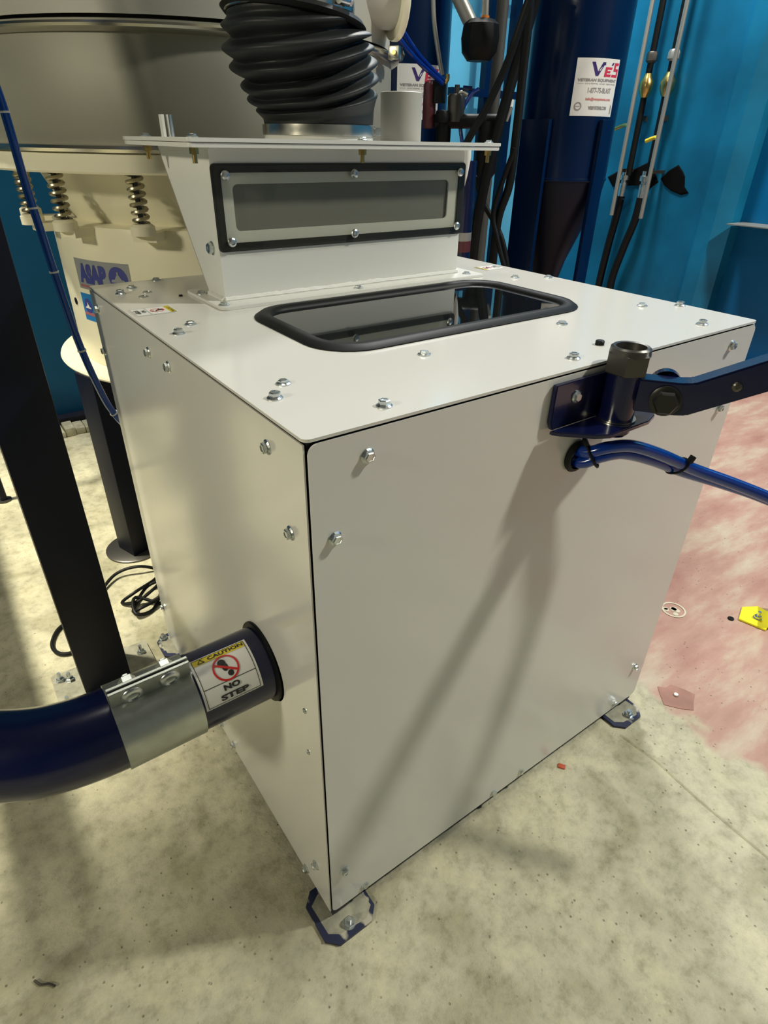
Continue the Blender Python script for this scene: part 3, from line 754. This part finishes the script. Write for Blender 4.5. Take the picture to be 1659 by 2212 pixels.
# ------------------------------------------------------------------ vibrating separator behind the cabinet
SX, SY = .57, 1.70
sep = thing('vibrating_separator', 'round cream and bare steel vibratory separator on springs behind cabinet', 'separator', (SX, SY, 0))
def ringp(prof, m, name, seg=96, label=None): return obj(name, lathe(BM(), prof, (SX, SY, 0), seg=seg), m, sep, label=label)
ringp([(0, .700), (.560, .700), (.563, .706), (.560, .712), (.48, .716), (0, .716)], 'cream', 'base_flange')
ringp([(.488, .716), (.490, .72), (.490, 1.120), (.486, 1.134), (.470, 1.138), (.30, 1.138)], 'cream', 'base_drum')
ringp([(.35, 1.137), (.42, 1.137), (.46, 1.20), (.50, 1.285), (.3, 1.285)], 'cream', 'inner_cone')
ringp([(.45, 1.275), (.630, 1.275), (.636, 1.280), (.636, 1.318), (.630, 1.322)], 'cream', 'spring_ring')
ringp([(.622, 1.320), (.646, 1.322), (.650, 1.329), (.646, 1.336), (.622, 1.338)], 'band', 'clamp_band')
ringp([(.626, 1.336), (.628, 1.34), (.628, 1.556), (.626, 1.56)], 'steel_deck', 'screen_deck', label='bare steel deck wall')
ringp([(.622, 1.552), (.640, 1.555), (.650, 1.561), (.652, 1.566), (.650, 1.571), (.640, 1.576), (.622, 1.579)], 'band', 'clamp_band')
ringp([(.622, 1.586), (.622, 1.95), (0, 2.05)], 'grey_tube', 'upper_deck')
for a in (-200, -176, -155, -129, -103, -77, -51):
    a = math.radians(a); p = Vector((SX + .552 * math.cos(a), SY + .552 * math.sin(a), 0))
    b = BM(); tube(b, [(p.x + .019 * math.cos(q), p.y + .019 * math.sin(q), 1.158 + .117 * q / (2 * PI * 6.5)) for q in [2 * PI * 6.5 * i / 110 for i in range(111)]], .0048, seg=6, sm=0)
    obj('spring', b, 'spring', sep)
    bb = lathe(BM(), [(0, 0), (.032, 0), (.032, .022), (.024, .028), (0, .028)], (p.x, p.y, 1.130), seg=20)
    d = Vector((math.cos(a), math.sin(a), 0)); q = Vector((-d.y, d.x, 0)); c0 = Vector((SX, SY, 0)) + d * .475
    V = [bb.verts.new(c0 + q * s * .032 + Vector((0, 0, z))) for z in (1.112, 1.134) for s in (-1, 1)] + [bb.verts.new(p + q * s * .032 + Vector((0, 0, z))) for z in (1.112, 1.134) for s in (-1, 1)]
    for f in ((0, 1, 3, 2), (4, 6, 7, 5), (0, 2, 6, 4), (1, 5, 7, 3), (0, 4, 5, 1), (2, 3, 7, 6)): bb.faces.new([V[i] for i in f])
    obj('spring_seat', bb, 'cream', sep)
    obj('spring_rod', cyl(BM(), (p.x, p.y, 1.15), (p.x, p.y, 1.275), .007, seg=8), 'iron', sep)
for a in (-165, -45, 75):
    a = math.radians(a); c = Vector((SX + .515 * math.cos(a), SY + .515 * math.sin(a), 0))
    if a < math.radians(-100): c = Vector((.075, 1.555, 0))
    R = Matrix.Rotation(math.radians(18), 4, 'Z')
    l = obj('leg', xf(box(BM(), -.05, .05, -.05, .05, .008, .700, .004), Matrix.Translation(c) @ R), 'navy_post', sep)
    obj('foot_pad', lathe(BM(), [(0, 0.0005), (.105, .0005), (.105, .006), (.10, .009), (0, .009)], (c.x - .01, c.y + .01, 0), seg=36), 'iron', l)
def on_drum(r, a0, z0):
    return lambda s, t, h: (SX + (r + h) * math.cos(a0 + s / r), SY + (r + h) * math.sin(a0 + s / r), z0 + t)
mp = on_drum(.490, math.radians(-167), .955)
st = grid_sheet('brand_sticker', 0, .232, 0, .088, mp, 'tag_grey', sep, label='grey sticker with blue lettering and round emblem')
text('ASAP', .016, .142, .018, .076, mp, .0012, 'tag_blue', st, bold=.07, slant=.004)
polys('emblem', [disc(.188, .044, .034, n=28)], mp, .0010, 'tag_blue', st)
ship = lambda cx, cy, k: [[(cx - .026 * k, cy - .010 * k), (cx + .026 * k, cy - .010 * k), (cx + .022 * k, cy - .002 * k), (cx - .022 * k, cy - .002 * k)],
                         [(cx - .012 * k, cy - .002 * k), (cx + .014 * k, cy - .002 * k), (cx + .006 * k, cy + .010 * k), (cx - .004 * k, cy + .010 * k)],
                         [(cx - .002 * k, cy + .010 * k), (cx + .004 * k, cy + .010 * k), (cx + .003 * k, cy + .020 * k), (cx - .001 * k, cy + .020 * k)]]
polys('emblem_print', ship(.188, .044, 1), mp, .0018, 'tag_grey', st)
polys('strip', [[(.012 + .05 * i, .006), (.062 + .05 * i, .006), (.062 + .05 * i, .013), (.012 + .05 * i, .013)] for i in range(4)], mp, .0012, 'tag_maroon', st)
mp2 = on_drum(.490, math.radians(-168), .858)
s2 = grid_sheet('small_sticker', 0, .075, 0, .083, mp2, 'tag_sky', sep, label='small sky blue sticker with round emblem')
polys('emblem', [disc(.034, .046, .022, n=24)], mp2, .001, 'tag_blue', s2)
polys('emblem_print', ship(.034, .044, .6), mp2, .0018, 'sheet', s2)
polys('band_print', [[(.004, .016), (.034, .016), (.034, .026), (.004, .026)], [(.034, .016), (.070, .016), (.070, .026), (.034, .026)]], mp2, .001, 'tag_maroon', s2)
a = math.radians(-174.6); d = Vector((math.cos(a), math.sin(a), 0))
obj('drain_plug', cyl(BM(), Vector((SX, SY, .904)) + d * .485, Vector((SX, SY, .904)) + d * .492, .011, seg=20), 'black', sep)
a = math.radians(-146); d = Vector((math.cos(a), math.sin(a), 0))
# side port with a cream flange ring
d = Vector((1, -.30, 0)).normalized(); pc = Vector((.985, 1.185, 1.690))
obj('port_tube', cyl(BM(), pc - d * .25, pc - d * .004, .070, seg=36), 'grey_tube', sep)
obj('port_ring', lathe(BM(), [(.055, -.010), (.092, -.010), (.094, -.006), (.094, .006), (.091, .010), (.058, .010), (.055, .006)], pc, d, seg=44, close=True), 'cream', sep, label='cream ring flange of the side port')
# clamp bolt of the upper band
a = math.radians(-54); d = Vector((math.cos(a), math.sin(a), 0)); q = Vector((-d.y, d.x, 0)); p = Vector((SX, SY, 1.566)) + d * .668
obj('band_lug', xf(box(BM(), -.012, .02, -.02, .02, -.016, .016, .003), Matrix.Translation(p) @ Matrix.Rotation(a, 4, 'Z')), 'band', sep)
obj('band_bolt', cyl(BM(), p - q * .03 + d * .008, p + q * .045 + d * .008, .006, seg=10), 'brass', sep)
obj('band_nut', cyl(BM(), p + q * .022 + d * .008 , p + q * .040 + d * .008, .012, seg=6), 'brass', sep)

# ------------------------------------------------------------------ navy post left of the cabinet
PX0, PX1, PYa, PYb = -.264, -.140, .890, 1.005
po = thing('steel_post', 'tall dark navy square steel post anchored left of the cabinet', 'post', ((PX0 + PX1) / 2, .95, 0))
obj('post_tube', box(BM(), PX0, PX1, PYa, PYb, .012, 3.3, .004), 'navy_post', po)
pl = obj('base_plate', prism(BM(), rrect(-.334, -.062, .86, 1.02, .006), 'z', .0006, .012, bev=.001), 'foot', po)
for x, y in ((-.312, .990), (-.289, .976), (-.088, .972), (-.312, .885)):
    bolt((x, y, .012), 'z', pl, 'hexnut', 1.1, name='anchor_nut')
    obj('anchor_stud', cyl(BM(), (x, y, .01), (x, y, .040), .005, seg=8), 'zinc', pl)

# thin blue air tube with white clips
AT = [(-.085, 1.06, 1.50), (-.067, 1.055, 1.42), (-.062, 1.05, 1.266), (-.056, 1.045, 1.17), (-.050, 1.045, 1.084), (-.036, 1.045, .930), (-.012, 1.05, .80), (.010, 1.06, .735), (.05, 1.08, .66)]
tu = thing('air_tube', 'thin glossy blue air tube hanging in front of separator, with white clips', 'tube', AT[1])
obj('tube_body', tube(BM(), [(-.30, 1.10, 2.2), (-.15, 1.07, 1.75)] + AT, .0085, seg=14, sm=10), 'air_bright', tu)
sp_ = spline([(-.30, 1.10, 2.2), (-.15, 1.07, 1.75)] + AT, 10)
for zt in (1.392, 1.225, 1.095, .921, .741):
    i = min(range(1, len(sp_) - 1), key=lambda k: abs(sp_[k].z - zt)); dd = (sp_[i + 1] - sp_[i - 1]).normalized()
    obj('clip', cyl(BM(), sp_[i] - dd * .0018, sp_[i] + dd * .0018, .0102, seg=12), 'white_plastic', tu)

# black cable heap on the floor behind the post
cb = BM()
loops = [(-.14, 1.32), (-.05, 1.405), (.03, 1.39), (.09, 1.36), (.06, 1.30), (-.02, 1.25), (-.07, 1.25), (-.03, 1.21), (.05, 1.24), (.10, 1.30), (.06, 1.20), (-.03, 1.155), (-.05, 1.19), (.02, 1.27), (.07, 1.25), (.01, 1.16), (-.05, 1.15), (-.03, 1.22), (.04, 1.17), (.10, 1.13), (.14, 1.2)]
tube(cb, [(x, y, .007 + .012 * ((i * 7) % 3) * (0 < i < 20)) for i, (x, y) in enumerate(loops)], .0055, seg=8, sm=7)
tag(obj('power_cable', cb, 'black'), 'black cable lying in a tangled heap on floor behind the navy post', 'cable')
tag(obj('power_cable', tube(BM(), [(-.20, 1.28, .008), (-.237, 1.255, .007), (-.275, 1.228, .007), (-.300, 1.18, .007), (-.303, 1.14, .007), (-.288, 1.108, .007), (-.258, 1.095, .007), (-.20, 1.09, .007)], .006, seg=10), 'black'), 'short curved loop of black cable left of the navy post', 'cable')

# far left: thin dark upright and rubble-grey kerb at the wall
rd = thing('guide_rod', 'thin dark upright rod at the left edge of the photo', 'rod', (-.32, 2.30, 0))
obj('rod_body', cyl(BM(), (-.295, 2.24, .006), (-.295, 2.24, 1.2), .014, seg=12), 'navy_post', rd)
obj('rod_foot', lathe(BM(), [(0, 0.0005), (.03, .0005), (.03, .006), (0, .006)], (-.295, 2.24, 0), seg=20), 'iron', rd)
kb = BM()
for i in range(9):
    x = .02 + .05 * i; box(kb, x, x + .048, 2.78 + .02 * random.random(), 2.90, .0005, .03 + .02 * random.random(), .006)
o = obj('mortar_rubble', kb, 'floor'); tag(o, 'broken concrete rubble lying along the foot of back wall', 'rubble'); o['kind'] = 'stuff'

# ------------------------------------------------------------------ blast pots with labels
def ves_label(parent, mapping, w=.20, h=.235):
    st = grid_sheet('label_sheet', 0, w, 0, h, mapping, 'sheet', parent, n=16)
    e = .0012; q = lambda x, y: (x * w, y * h)
    polys('logo_v', [[q(.30, .935), q(.37, .935), q(.47, .735), q(.41, .70)], [q(.41, .70), q(.47, .70), q(.61, .935), q(.54, .935)], [q(.56, .935), q(.83, .935), q(.80, .885), q(.57, .885)]], mapping, e, 'logo_navy', st)
    polys('logo_es', [[q(.62, .855), q(.80, .855), q(.78, .815), q(.62, .815)], [q(.60, .69), q(.655, .69), q(.68, .855), q(.62, .855)], [q(.60, .69), q(.765, .69), q(.775, .735), q(.61, .735)], [q(.64, .755), q(.745, .755), q(.755, .79), q(.645, .79)],
                      [q(.86, .935), q(.985, .935), q(.965, .89), q(.87, .89)], [q(.835, .80), q(.885, .80), q(.905, .935), q(.85, .935)], [q(.84, .835), q(.975, .835), q(.97, .79), q(.835, .79)], [q(.925, .69), q(.965, .69), q(.98, .835), q(.935, .835)], [q(.79, .69), q(.96, .69), q(.965, .735), q(.80, .735)]], mapping, e, 'logo_red', st)
    text('VETERAN EQUIPMENT', .06 * w, .97 * w, .595 * h, .655 * h, mapping, e, 'ink_grey', st, bold=.05)
    text('SYSTEMS AND SERVICE', .22 * w, .95 * w, .555 * h, .58 * h, mapping, e, 'ink_grey', st, bold=.0)
    polys('rule', strip([q(.06, .57), q(.19, .57)], .004 * w), mapping, e, 'ink_grey', st)
    text('1-877-75-BLAST', .30 * w, .85 * w, .405 * h, .50 * h, mapping, e, 'ink_grey', st, bold=.02)
    text('info@vessystems.com', .28 * w, .88 * w, .265 * h, .33 * h, mapping, e, 'ink_pink', st, bold=.05)
    text('VESSYSTEMS.COM', .36 * w, .80 * w, .115 * h, .18 * h, mapping, e, 'ink_grey', st, bold=.05)
    polys('seal', annulus(.14 * w, .17 * h, .055 * w, .075 * w, 18) + strip([q(.10, .17), q(.18, .17)], .01 * w), mapping, e, 'ink_grey', st)
    polys('side_print', strip([q(.94, .06), q(.94, .20)], .03 * w), mapping, e, 'ink_grey', st)
def pot(name, lab, cx, cy, r, a_lab, zl, legs, zs=1.22):
    t = thing(name, lab, 'pressure vessel', (cx, cy, 0), group='dark blue blast pots by the back wall')
    obj('vessel_body', lathe(BM(), [(r, zs), (r, 2.35), (r * .96, 2.42), (r * .8, 2.50), (r * .45, 2.56), (0, 2.58)], (cx, cy, 0), seg=48), 'pot', t)
    obj('weld_seam', lathe(BM(), [(r - .001, zs - .008), (r + .004, zs - .004), (r + .004, zs + .004), (r - .001, zs + .008)], (cx, cy, 0), seg=48), 'pot', t)
    obj('cone', lathe(BM(), [(r, zs - .004), (r * .96, zs - .06), (r * .42, zs - .36), (r * .25, zs - .50), (r * .25, zs - .60), (0, zs - .60)], (cx, cy, 0), seg=40), 'navy_post', t)
    for a, ww in legs:
        a = math.radians(a); c = Vector((cx + (r + .012) * math.cos(a), cy + (r + .012) * math.sin(a), 0))
        l = obj('leg', xf(box(BM(), -.010, .010, -ww / 2, ww / 2, .008, 1.45, .002), Matrix.Translation(c) @ Matrix.Rotation(a, 4, 'Z')), 'pot', t)
        obj('foot_pad', xf(box(BM(), -.05, .05, -ww / 2 - .02, ww / 2 + .02, .0005, .008), Matrix.Translation(c) @ Matrix.Rotation(a, 4, 'Z')), 'iron', l, smooth=False)
    a0 = math.radians(a_lab)
    ves_label(t, lambda s, tt, h: (cx + (r + h) * math.cos(a0 + s / r), cy + (r + h) * math.sin(a0 + s / r), zl + tt), w=.205, h=.20)
    return t
pot('blast_pot', 'dark blue cylindrical blast pot with white label, right of the black hoses', 2.313, 1.647, .21, -139, 1.462, ((-176, .15), (-92, .07), (60, .08)))
pot('blast_pot', 'dark blue cylindrical blast pot with label, left of the black hoses', 1.755, 2.174, .21, -133, 1.440, ((-70, .07), (-160, .08), (50, .08)), 1.16)

# blue frame uprights and cross bars on the back wall, behind the regulators
fr_ = thing('support_frame', 'bright blue square tube frame standing against the back wall', 'frame', (3.0, 2.9, 0))
for x in (2.90, 3.11): obj('upright', box(BM(), x, x + .05, 2.84, 2.89, 0.0005, 3.0), 'pot', fr_, smooth=False)
for z in (1.62, 2.15): obj('cross_bar', box(BM(), 2.6, 3.3, 2.80, 2.84, z - .02, z + .02), 'pot', fr_, smooth=False)
# paler sheet added behind it has the lamp's brightness painted in
# air filter and regulator set in front of the pots
DD = 2.95
fl = thing('filter_regulator', 'black and maroon air filter regulator set with brass fittings between the blast pots', 'regulator', at(960, 230, DD))
obj('bowl', lathe(BM(), [(0, -.075), (.022, -.07), (.026, -.05), (.026, .075), (.020, .085), (0, .085)], at(927, 232, DD), seg=24), 'maroon', fl, label='dark maroon filter bowl')
obj('bonnet', lathe(BM(), [(0, -.035), (.034, -.035), (.034, .03), (.026, .04), (0, .04)], at(945, 200, DD), seg=6), 'black', fl)
obj('regulator_body', lathe(BM(), [(0, -.05), (.034, -.05), (.036, .035), (.030, .045), (.010, .045), (.010, .075), (0, .075)], at(985, 232, DD), seg=20), 'iron', fl)
obj('knob', lathe(BM(), [(0, -.02), (.026, -.02), (.030, .0), (.024, .02), (0, .024)], at(955, 252, DD - .03), seg=20), 'black', fl)
obj('lower_bowl', lathe(BM(), [(0, -.10), (.024, -.10), (.032, -.08), (.032, .05), (0, .05)], at(957, 285, DD), seg=24), 'black', fl)
obj('manifold', cyl(BM(), at(940, 262, DD), at(1080, 262, DD), .026, seg=18), 'black', fl)
obj('valve_body', lathe(BM(), [(0, -.02), (.03, -.02), (.044, .0), (.044, .15), (.036, .18), (0, .18)], at(1048, 372, DD), seg=14), 'black', fl)
obj('brass_elbow', tube(BM(), [at(948, 190, DD), at(956, 182, DD), at(966, 172, DD), at(967, 160, DD)], .0085, seg=10), 'brass', fl)
obj('wing_nut', tube(BM(), [at(985, 205, DD), at(998, 200, DD), at(1010, 206, DD)], .008, seg=8), 'pipe_grey', fl)
obj('fitting', cyl(BM(), at(1000, 190, DD), at(1020, 192, DD), .009, seg=10), 'navy', fl)
sg = thing('solenoid_valve', 'black round valve head hanging from a slanted grey pipe', 'valve', at(1036, 80, DD))
obj('valve_head', lathe(BM(), [(0, -.075), (.045, -.072), (.068, -.045), (.074, .0), (.068, .04), (.050, .055), (0, .055)], at(1037, 82, DD), seg=10), 'black', sg)
obj('inlet_pipe', cyl(BM(), at(982, -25, DD), at(1022, 62, DD), .026, seg=20), 'pipe_grey', sg, label='slanted grey pipe')
obj('sight_glass', cyl(BM(), at(1048, 36, DD), at(1050, -20, DD), .013, seg=14), 'pipe_grey', sg)
obj('amber_collar', cyl(BM(), at(1047, 46, DD), at(1048, 34, DD), .016, seg=14), 'amber', sg, label='orange collar')
wc = thing('muffler', 'grey conical exhaust muffler with white cap, left of the right blast pot', 'muffler', at(1100, 240, DD))
obj('cap', cyl(BM(), at(1101, 231, DD), at(1103, 215, DD), .0135, seg=18), 'white_plastic', wc, label='white cap')
obj('cone', cyl(BM(), at(1093, 262, DD), at(1101, 232, DD), .008, .014, seg=18), 'pipe_grey', wc)
cn = thing('conduit', 'slim grey upright conduit between the two blast pots', 'conduit', at(1074, 300, 3.1))
p = at(1078, 100, 3.12)
obj('conduit_tube', cyl(BM(), (p.x, p.y, .0005), (p.x, p.y, 2.6), .024, seg=20), 'galv_dark', cn)
# black hoses hanging between the pots
HOS = [([(1165, -60), (1135, 20), (1098, 130), (1055, 225), (1010, 305), (985, 360), (975, 430), (990, 620)], .0135, 2.66, 'slanting across to the hopper flange'),
       ([(1172, -60), (1150, 20), (1118, 130), (1090, 230), (1062, 330), (1040, 430), (1025, 520), (1015, 640)], .022, 2.92, 'thickest, hanging left of the right blast pot'),
       ([(1150, -60), (1140, 60), (1128, 170), (1115, 290), (1100, 400), (1075, 480), (1060, 620)], .017, 2.82, 'running closest along the right blast pot'),
       ([(1112, 320), (1090, 380), (1066, 460), (1075, 520), (1095, 600)], .010, 2.76, 'thin, crossing the others low down'),
       ([(1030, 380), (1040, 430), (1062, 470), (1085, 520), (1100, 600)], .012, 3.0, 'bending below the regulator set')]
for pts, r, dist, lab in HOS:
    tag(obj('rubber_hose', tube(BM(), [at(u, v, dist + .02 * math.sin(i)) for i, (u, v) in enumerate(pts)], r, seg=12), 'black'), 'black rubber hose, ' + lab, 'hose', group='black hoses hanging between the blast pots')
tag(obj('signal_tube', tube(BM(), [at(1035, 192, DD), at(1018, 205, DD), at(1000, 235, DD), at(994, 270, DD), at(1002, 330, DD)], .008, seg=10), 'air_blue'), 'short blue signal tube curling down beside the regulator set', 'tube')
for k, (a, b_) in enumerate((((845, 60), (955, 180)), ((862, 55), (958, 175)))):
    tag(obj('signal_tube', tube(BM(), [at(*a, 2.6 + .05 * k), at((a[0] + b_[0]) / 2 - 5, (a[1] + b_[1]) / 2 + 4, 2.7 + .05 * k), at(*b_, DD - .05 + .03 * k)], .0085, seg=10), 'air_blue'), ('lower' if k == 0 else 'upper') + ' of two blue tubes slanting down to the brass elbow', 'tube', group='slanting blue tubes above the left label')
tag(obj('steel_rod', tube(BM(), [at(935, -20, 3.02), at(938, 50, 3.02), at(948, 120, 3.02), at(955, 162, 3.02)], .009, seg=10), 'pipe_grey'), 'thin grey pipe running down the left blast pot', 'pipe')
bt = thing('upright_tube', 'dark blue upright tube with red tape right of the hopper', 'tube', at(1000, 520, 2.6))
p = at(1000, 450, 2.6)
obj('tube_body', cyl(BM(), (p.x, p.y, .0005), (p.x, p.y, 1.30), .040, seg=24), 'navy', bt)
obj('tape_band', cyl(BM(), (p.x, p.y, 1.03), (p.x, p.y, 1.06), .0408, seg=24, cap=False), 'pipe_grey', bt)
obj('tape_band', cyl(BM(), (p.x, p.y, .99), (p.x, p.y, 1.03), .0408, seg=24, cap=False), 'maroon', bt)
fs = thing('funnel_shroud', 'small white tapered plastic spike beside the hopper flange', 'spike', at(1008, 340, 2.2))
obj('spike_body', lathe(BM(), [(0, -.07), (.006, -.04), (.013, .01), (.012, .035), (0, .035)], at(1008, 348, 2.2), seg=14), 'white_plastic', fs)

# ------------------------------------------------------------------ pipes and hoses on the right wall
WXp = 3.93
for k, (yy, yr, lab, ty, zr0) in enumerate(((2.39, 2.43, 'left', 2.495, 1.0), (2.20, 2.165, 'right', 2.25, 1.0))):
    t = thing('pipe_drop', '%s of two black pipe drops with brass valve on the cyan wall' % lab, 'pipe', (WXp, yy, 1.1), group='pipe drops on the cyan wall')
    yh = (2.400, 2.245)[k]
    obj('upper_pipe', cyl(BM(), (WXp, yh, 1.18), (WXp, yh, 3.2), .020, seg=16), 'black', t)
    obj('union', lathe(BM(), [(.0, 0), (.024, 0), (.036, .012), (.036, .045), (.028, .06), (.0, .06)], (WXp, yh, 1.815), seg=8), 'iron' if k == 0 else 'pipe_grey', t)
    obj('valve_body', lathe(BM(), [(0, 0), (.022, 0), (.034, .02), (.044, .05), (.044, .085), (.030, .11), (.022, .13), (0, .13)], (WXp, yh, 1.63), seg=12), 'brass', t)
    obj('crimp_fitting', lathe(BM(), [(0, 0), (.026, 0), (.027, .10), (.020, .105), (.020, .12), (.034, .122), (.034, .15), (.024, .155), (.024, .18), (0, .18)], (WXp, (2.425, 2.265)[k], 1.03), seg=14), 'zinc', t, label='bright crimped hose fitting')
    hy = (2.425, 2.265)[k]
    obj('lower_hose', tube(BM(), [(WXp, hy, 1.05), (WXp, hy + .01, .90), (WXp, hy + (.03, .06)[k], .70), (WXp, hy + (.045, .10)[k], .45), (WXp, hy + .05, .15), (WXp, hy + .05, .01)], .027, seg=14), 'black', t)
    r = thing('valve_rod', '%s of two slim grey rods with brass handle beside the black drops' % lab, 'rod', (WXp - .078, yr, .95), group='grey valve rods on the cyan wall')
    obj('rod_body', cyl(BM(), (WXp - .078, (2.42, 2.18)[k], .93), (WXp - .078, (2.42, 2.18)[k], 3.2), .0135, seg=12), 'pipe_grey', r)
    hyy, hz = ((2.50, 1.475), (2.24, 1.405))[k]
    obj('handle', tube(BM(), [(WXp - .078, (2.42, 2.18)[k], hz - .005), (WXp - .07, (hyy + (2.42, 2.18)[k]) / 2, hz), (WXp - .07, hyy + .03, hz - .02)], .012, seg=10), 'yellow' if k else 'brass', r)
    obj('wall_clip', box(BM(), WXp - .078, 4.0, (2.42, 2.18)[k] - .01, (2.42, 2.18)[k] + .01, 1.20, 1.22), 'iron', r, smooth=False)
    obj('wall_clip', box(BM(), WXp, 4.0, yh - .012, yh + .012, 1.50, 1.53), 'iron', t, smooth=False)
def blob(cy, cz, pts):
    b = BM(); A = [b.verts.new((3.999, cy + y, cz + z)) for y, z in pts]; B = [b.verts.new((3.992, cy + y * .9, cz + z * .9)) for y, z in pts]
    b.faces.new(B); n = len(A)
    for i in range(n): j = (i + 1) % n; b.faces.new((A[i], A[j], B[j], B[i]))
    return b
tag(obj('sealant_patch', blob(2.06, 1.17, [(.13, .0), (.08, .05), (.02, .085), (-.02, .05), (-.045, .02), (-.06, -.04), (-.10, -.075), (-.05, -.09), (.03, -.07), (.09, -.04)]), 'burn', smooth=False), 'black fan shaped sealant patch on cyan wall right of the hoses', 'patch')
tag(obj('sealant_patch', blob(2.42, 1.15, [(.20, .01), (.12, .05), (.02, .05), (-.06, .09), (-.15, .13), (-.17, .06), (-.22, .0), (-.16, -.05), (-.06, -.03), (.05, -.04), (.14, -.05)]), 'burn', smooth=False), 'black ragged sealant patch behind the bright hose fittings', 'patch')

# ------------------------------------------------------------------ things on the floor to the right
yb = thing('floor_bracket', 'bright yellow steel floor bracket bolted down at the right', 'bracket', (1.64, -.03, 0))
b = prism(BM(), [(1.600, .004), (1.672, .030), (1.72, .0), (1.72, -.07), (1.620, -.075)], 'z', .0006, .007, bev=.001)
obj('floor_plate', b, 'bracket_yellow', yb)
obj('upright_plate', xf(box(BM(), -.06, .06, -.004, .004, .007, .085), Matrix.Translation((1.695, -.055, 0)) @ Matrix.Rotation(.45, 4, 'Z')), 'bracket_yellow', yb, smooth=False)
bolt((1.655, -.030, .007), 'z', yb, 'hexnut', 1.2)
obj('bolt_shank', cyl(BM(), (1.655, -.030, .01), (1.655, -.030, .034), .0055, seg=10), 'zinc', yb)
rp = thing('anchor_plate', 'flat red painted anchor plate with bright stud on red floor', 'plate', (1.12, -.06, 0))
obj('plate_body', prism(BM(), [(1.066, -.062), (1.092, -.032), (1.112, -.012), (1.126, -.028), (1.150, -.030), (1.166, -.062), (1.174, -.092), (1.140, -.108), (1.118, -.122), (1.092, -.098)], 'z', .0004, .0016), mat('plate_red', (.33, .17, .135), .7, var=.2, vscale=18), rp, smooth=False)
obj('stud', cyl(BM(), (1.125, -.062, .003), (1.125, -.062, .007), .006, seg=10), 'white_plastic', rp)
b = BM(); n = 30
lathe(b, [(.040, .0005), (.040, .0022), (.034, .0022), (.034, .0005)], (0, 0, 0), seg=30)
for k in range(9):
    a = random.random() * 6.28; r = .03 * random.random(); lathe(b, [(.010, .0005), (.008, .0024), (0, .0024)], (r * math.cos(a) + .004, r * math.sin(a), 0), seg=9)
xf(b, Matrix.Translation((1.466, .159, 0)))
tag(obj('mortar_ring', b, mat('dried_mortar', (.62, .56, .44), .8)), 'dried round splash of pale mortar on the red floor', 'stain')
tag(obj('floor_plug', lathe(BM(), [(.010, .0005), (.010, .004), (0, .005)], (1.585, .022, 0), seg=12), 'black'), 'tiny black plug in floor beside the yellow bracket', 'plug')
tag(obj('paint_chip', xf(box(BM(), -.006, .006, -.009, .009, .0006, .004, .001), Matrix.Translation((.668, -.028, 0)) @ Matrix.Rotation(.6, 4, 'Z')), 'chip_red'), 'small orange red chip on the floor under front panel edge', 'chip')
tag(obj('wire_scrap', tube(BM(), [(-.508, .235, .004), (-.500, .222, .004), (-.487, .214, .004), (-.478, .203, .004)], .0022, seg=6), 'iron'), 'small bent wire scrap on the concrete at lower left', 'wire')
